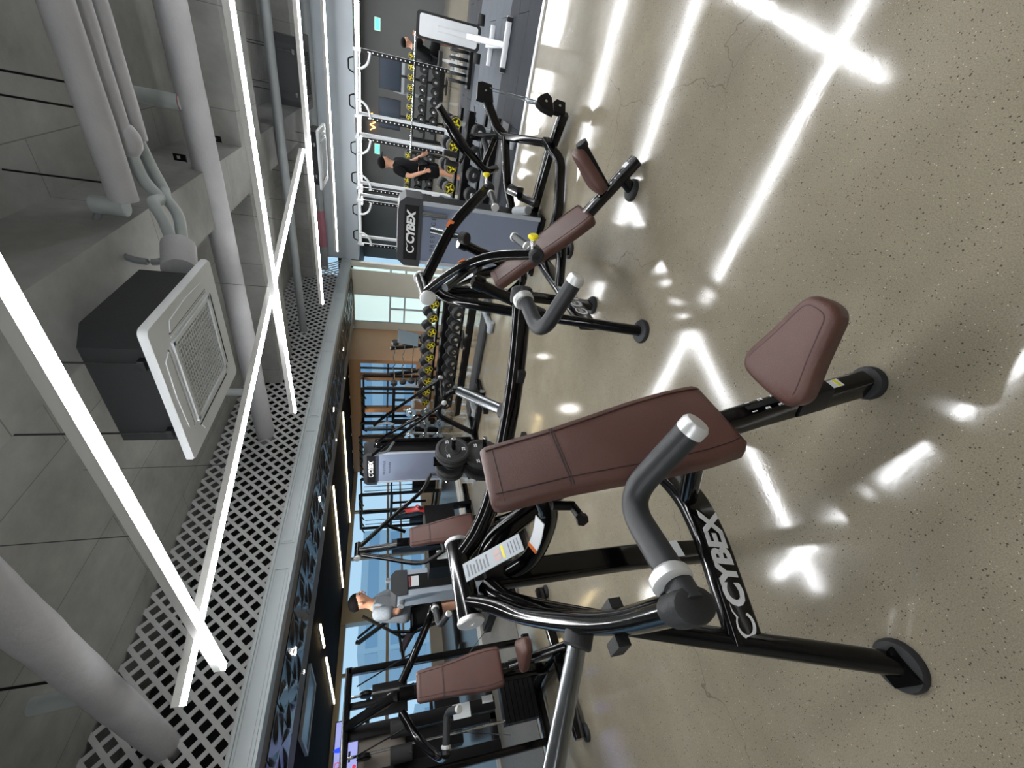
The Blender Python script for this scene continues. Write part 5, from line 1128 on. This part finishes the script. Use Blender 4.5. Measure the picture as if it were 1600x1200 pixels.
def person(label, loc, rz, J, shirt, shorts, cap=True, size=1.0):
    """J overrides joints; the figure faces -y"""
    t = thing('person', label, 'person', loc, rz); t.scale = (size,) * 3
    d = dict(pel=(0, 0, 0.96), bel=(0, 0.0, 1.08), che=(0, 0.0, 1.28), nkb=(0, 0.0, 1.44), nk=(0, -0.015, 1.50), hd=(0, -0.03, 1.60), ht=(0, -0.02, 1.68),
             sl=(-0.17, 0, 1.40), el=(-0.23, 0.03, 1.13), wl=(-0.23, -0.08, 0.90), sr=(0.17, 0, 1.40), er=(0.23, 0.03, 1.13), wr=(0.23, -0.08, 0.90),
             hl=(-0.09, 0, 0.90), kl=(-0.10, -0.02, 0.50), al=(-0.10, 0.02, 0.09), tl=(-0.11, -0.14, 0.03), hr=(0.09, 0, 0.90), kr=(0.10, -0.02, 0.50), ar=(0.10, 0.02, 0.09), tr=(0.11, -0.14, 0.03))
    look = J.pop('look', 0.0); d.update(J)
    R = dict(pel=(0.13, 0.10), bel=(0.125, 0.095), che=(0.14, 0.10), nkb=0.075, nk=0.055, hd=(0.098, 0.118), ht=(0.082, 0.098), sl=0.06, el=0.043, wl=0.03, sr=0.06, er=0.043, wr=0.03,
             hl=0.085, kl=0.055, al=0.038, tl=0.035, hr=0.085, kr=0.055, ar=0.038, tr=0.035)
    j = {n: (V(d[n]), R[n]) for n in d}; bones = [('pel', 'bel'), ('bel', 'che'), ('che', 'nkb'), ('nkb', 'nk'), ('nk', 'hd'), ('hd', 'ht')]
    for s_ in 'lr':
        bones += [('che', 's' + s_), ('s' + s_, 'e' + s_), ('e' + s_, 'w' + s_), ('pel', 'h' + s_), ('h' + s_, 'k' + s_), ('k' + s_, 'a' + s_), ('a' + s_, 't' + s_)]
        # hand: palm and five fingers
        w_ = V(d['w' + s_]); f_ = (w_ - V(d['e' + s_])).normalized(); sx = -1 if s_ == 'l' else 1
        side = V((0, -1, 0)) - f_ * V((0, -1, 0)).dot(f_); side.normalize(); pn = f_.cross(side)
        j['p' + s_] = (w_ + f_ * 0.06, (0.036, 0.02)); bones.append(('w' + s_, 'p' + s_))
        for k in range(4):
            b0 = w_ + f_ * 0.095 + side * (0.028 - 0.018 * k); ln = (0.062, 0.072, 0.066, 0.05)[k]
            j['f%s%da' % (s_, k)] = (b0, 0.0095); j['f%s%db' % (s_, k)] = (b0 + f_ * ln * 0.5 - pn * 0.012 * sx, 0.009); j['f%s%dc' % (s_, k)] = (b0 + f_ * ln * 0.85 - pn * 0.034 * sx, 0.008)
            bones += [('p' + s_, 'f%s%da' % (s_, k)), ('f%s%da' % (s_, k), 'f%s%db' % (s_, k)), ('f%s%db' % (s_, k), 'f%s%dc' % (s_, k))]
        j['t1' + s_] = (w_ + f_ * 0.045 + side * 0.045, 0.011); j['t2' + s_] = (w_ + f_ * 0.085 + side * 0.058, 0.0095); bones += [('p' + s_, 't1' + s_), ('t1' + s_, 't2' + s_)]
    add_skin('body', j, bones, SKIN, t, 'pel')
    G = lambda n, r: (V(d[n]), r)
    sj = dict(pel=(V(d['pel']) + V((0, 0, -0.02)), (0.19, 0.14)), bel=G('bel', (0.185, 0.132)), che=G('che', (0.20, 0.14)), nkb=(V(d['nkb']) - V((0, 0, 0.02)), 0.08)); sb = [('pel', 'bel'), ('bel', 'che'), ('che', 'nkb')]
    for s_ in 'lr':
        sj['s' + s_] = G('s' + s_, 0.095); sj['m' + s_] = (V(d['s' + s_]).lerp(V(d['e' + s_]), 0.8), 0.084); sb += [('che', 's' + s_), ('s' + s_, 'm' + s_)]
    add_skin('t_shirt', sj, sb, shirt, t, 'che')
    sj = dict(pel=G('pel', (0.15, 0.125))); sb = []
    for s_ in 'lr':
        sj['h' + s_] = G('h' + s_, 0.125); sj['k' + s_] = (V(d['h' + s_]).lerp(V(d['k' + s_]), 0.85), 0.12); sb += [('pel', 'h' + s_), ('h' + s_, 'k' + s_)]
    add_skin('shorts', sj, sb, shorts, t, 'pel')
    for s_ in 'lr':
        a, e = V(d['a' + s_]), V(d['t' + s_]); dr = (e - a); dr.z = 0; dr.normalize()
        q = MB(); q.sweep([a - dr * 0.07 + V((0, 0, -0.04)), a - dr * 0.05 + V((0, 0, -0.035)), a + V((0, 0, -0.035)), e + V((0, 0, 0.006)), e + dr * 0.08 + V((0, 0, -0.002)), e + dr * 0.11 + V((0, 0, -0.006))], rrect(0.095, 0.085, 0.03, 3), scale=[0.7, 1, 1.05, 0.95, 0.75, 0.4]); q.build('shoe', RUB, t)
    # head details
    hd = V(d['hd']); Rz = Matrix.Rotation(look, 3, 'Z')
    q = MB(); q.ball(hd + Rz @ V((0, 0.022, 0.052)), 0.108, 16, (0.88, 1.0, 0.78))
    if cap: q.sweep([hd + Rz @ V((0, -0.05, 0.065)), hd + Rz @ V((0, -0.165, 0.05))], rrect(0.14, 0.012, 0.005, 2), scale=[1, 0.7])
    q.build('cap' if cap else 'hair', HAIR, t)
    for s_ in (-1, 1):
        q = MB(); q.ball(hd + Rz @ V((s_ * 0.033, -0.086, 0.0)), 0.010, 8); q.build('eye', BTXT, t)
        q = MB(); q.ball(hd + Rz @ V((s_ * 0.085, 0.01, -0.02)), 0.028, 8, (0.45, 0.8, 1.2)); q.build('ear', SKIN, t)
    q = MB(); q.ball(hd + Rz @ V((0, -0.098, -0.025)), 0.015, 8, (0.8, 1.0, 1.4)); q.build('nose', SKIN, t)
    q = MB(); q.ball(hd + Rz @ V((0, -0.083, -0.062)), 0.022, 8, (1, 0.5, 0.3)); q.build('mouth', mat('lips', (150, 86, 78), 0.5), t)
    return t
person('man in black cap, black t-shirt and shorts walking by the racks', (8.97, 1.74, 0.02), math.radians(-12), dict(look=0.9, el=(-0.28, 0.04, 1.14), wl=(-0.29, -0.08, 0.91), er=(0.27, 0.02, 1.14), wr=(0.26, -0.14, 0.93), kl=(-0.10, -0.06, 0.50), kr=(0.12, -0.02, 0.5), ar=(0.13, 0.10, 0.09), tr=(0.14, -0.05, 0.03)), BLKC, BLKC)
person('man in grey t-shirt leaning over a weight tower by the windows', (2.70, 6.06, 0.12), math.radians(42), dict(pel=(0, 0.08, 0.94), bel=(0, 0.05, 1.06), che=(0, -0.03, 1.26), nkb=(0, -0.09, 1.41), nk=(0, -0.12, 1.47), hd=(0, -0.16, 1.57), ht=(0, -0.15, 1.65), sl=(-0.17, -0.05, 1.37), el=(-0.22, -0.06, 1.10), wl=(-0.10, -0.27, 1.08), sr=(0.17, -0.05, 1.37), er=(0.22, -0.12, 1.12), wr=(0.10, -0.32, 1.14), hl=(-0.09, 0.08, 0.88), hr=(0.09, 0.08, 0.88), kl=(-0.1, 0.02, 0.48), kr=(0.1, 0.0, 0.48)), GRYC, BLKC, False, 1.09)
t = thing('step_platform', 'low dark platform under the man in grey', 'step', (2.76, 6.12, 0)); q = MB(); q.bb((-0.4, -0.35, 0.0), (0.4, 0.35, 0.10)); q.build('block', BLKM, t); q = MB(); q.bb((-0.38, -0.33, 0.10), (0.38, 0.33, 0.115)); q.build('tread', RUB, t)
person('distant seated person in black holding hands to the face', (13.1, -0.1, -0.02), math.radians(30), dict(pel=(0, 0.1, 0.58), bel=(0, 0.08, 0.70), che=(0, 0.0, 0.90), nkb=(0, -0.05, 1.06), nk=(0, -0.07, 1.12), hd=(0, -0.10, 1.22), ht=(0, -0.09, 1.30), sl=(-0.17, 0, 1.02), el=(-0.22, -0.14, 0.80), wl=(-0.06, -0.28, 0.98), sr=(0.17, 0, 1.02), er=(0.22, -0.14, 0.80), wr=(0.06, -0.28, 0.98), hl=(-0.09, 0.05, 0.55), kl=(-0.13, -0.36, 0.50), al=(-0.13, -0.36, 0.09), tl=(-0.13, -0.5, 0.04), hr=(0.09, 0.05, 0.55), kr=(0.13, -0.36, 0.50), ar=(0.13, -0.36, 0.09), tr=(0.13, -0.5, 0.04)), BLKC, BLKC, False)
t = thing('flat_bench', 'flat black bench under the distant seated person', 'bench', (13.1, -0.02, 0)); q = MB(); q.bb((-0.5, -0.16, 0.36), (0.5, 0.18, 0.44)); q.build('cushion', RUB, t)
for x in (-0.42, 0.42): q = MB(); q.bb((x - 0.03, -0.18, 0), (x + 0.03, 0.18, 0.05)); q.bb((x - 0.03, -0.03, 0.05), (x + 0.03, 0.03, 0.36)); q.build('leg', RACKW, t)
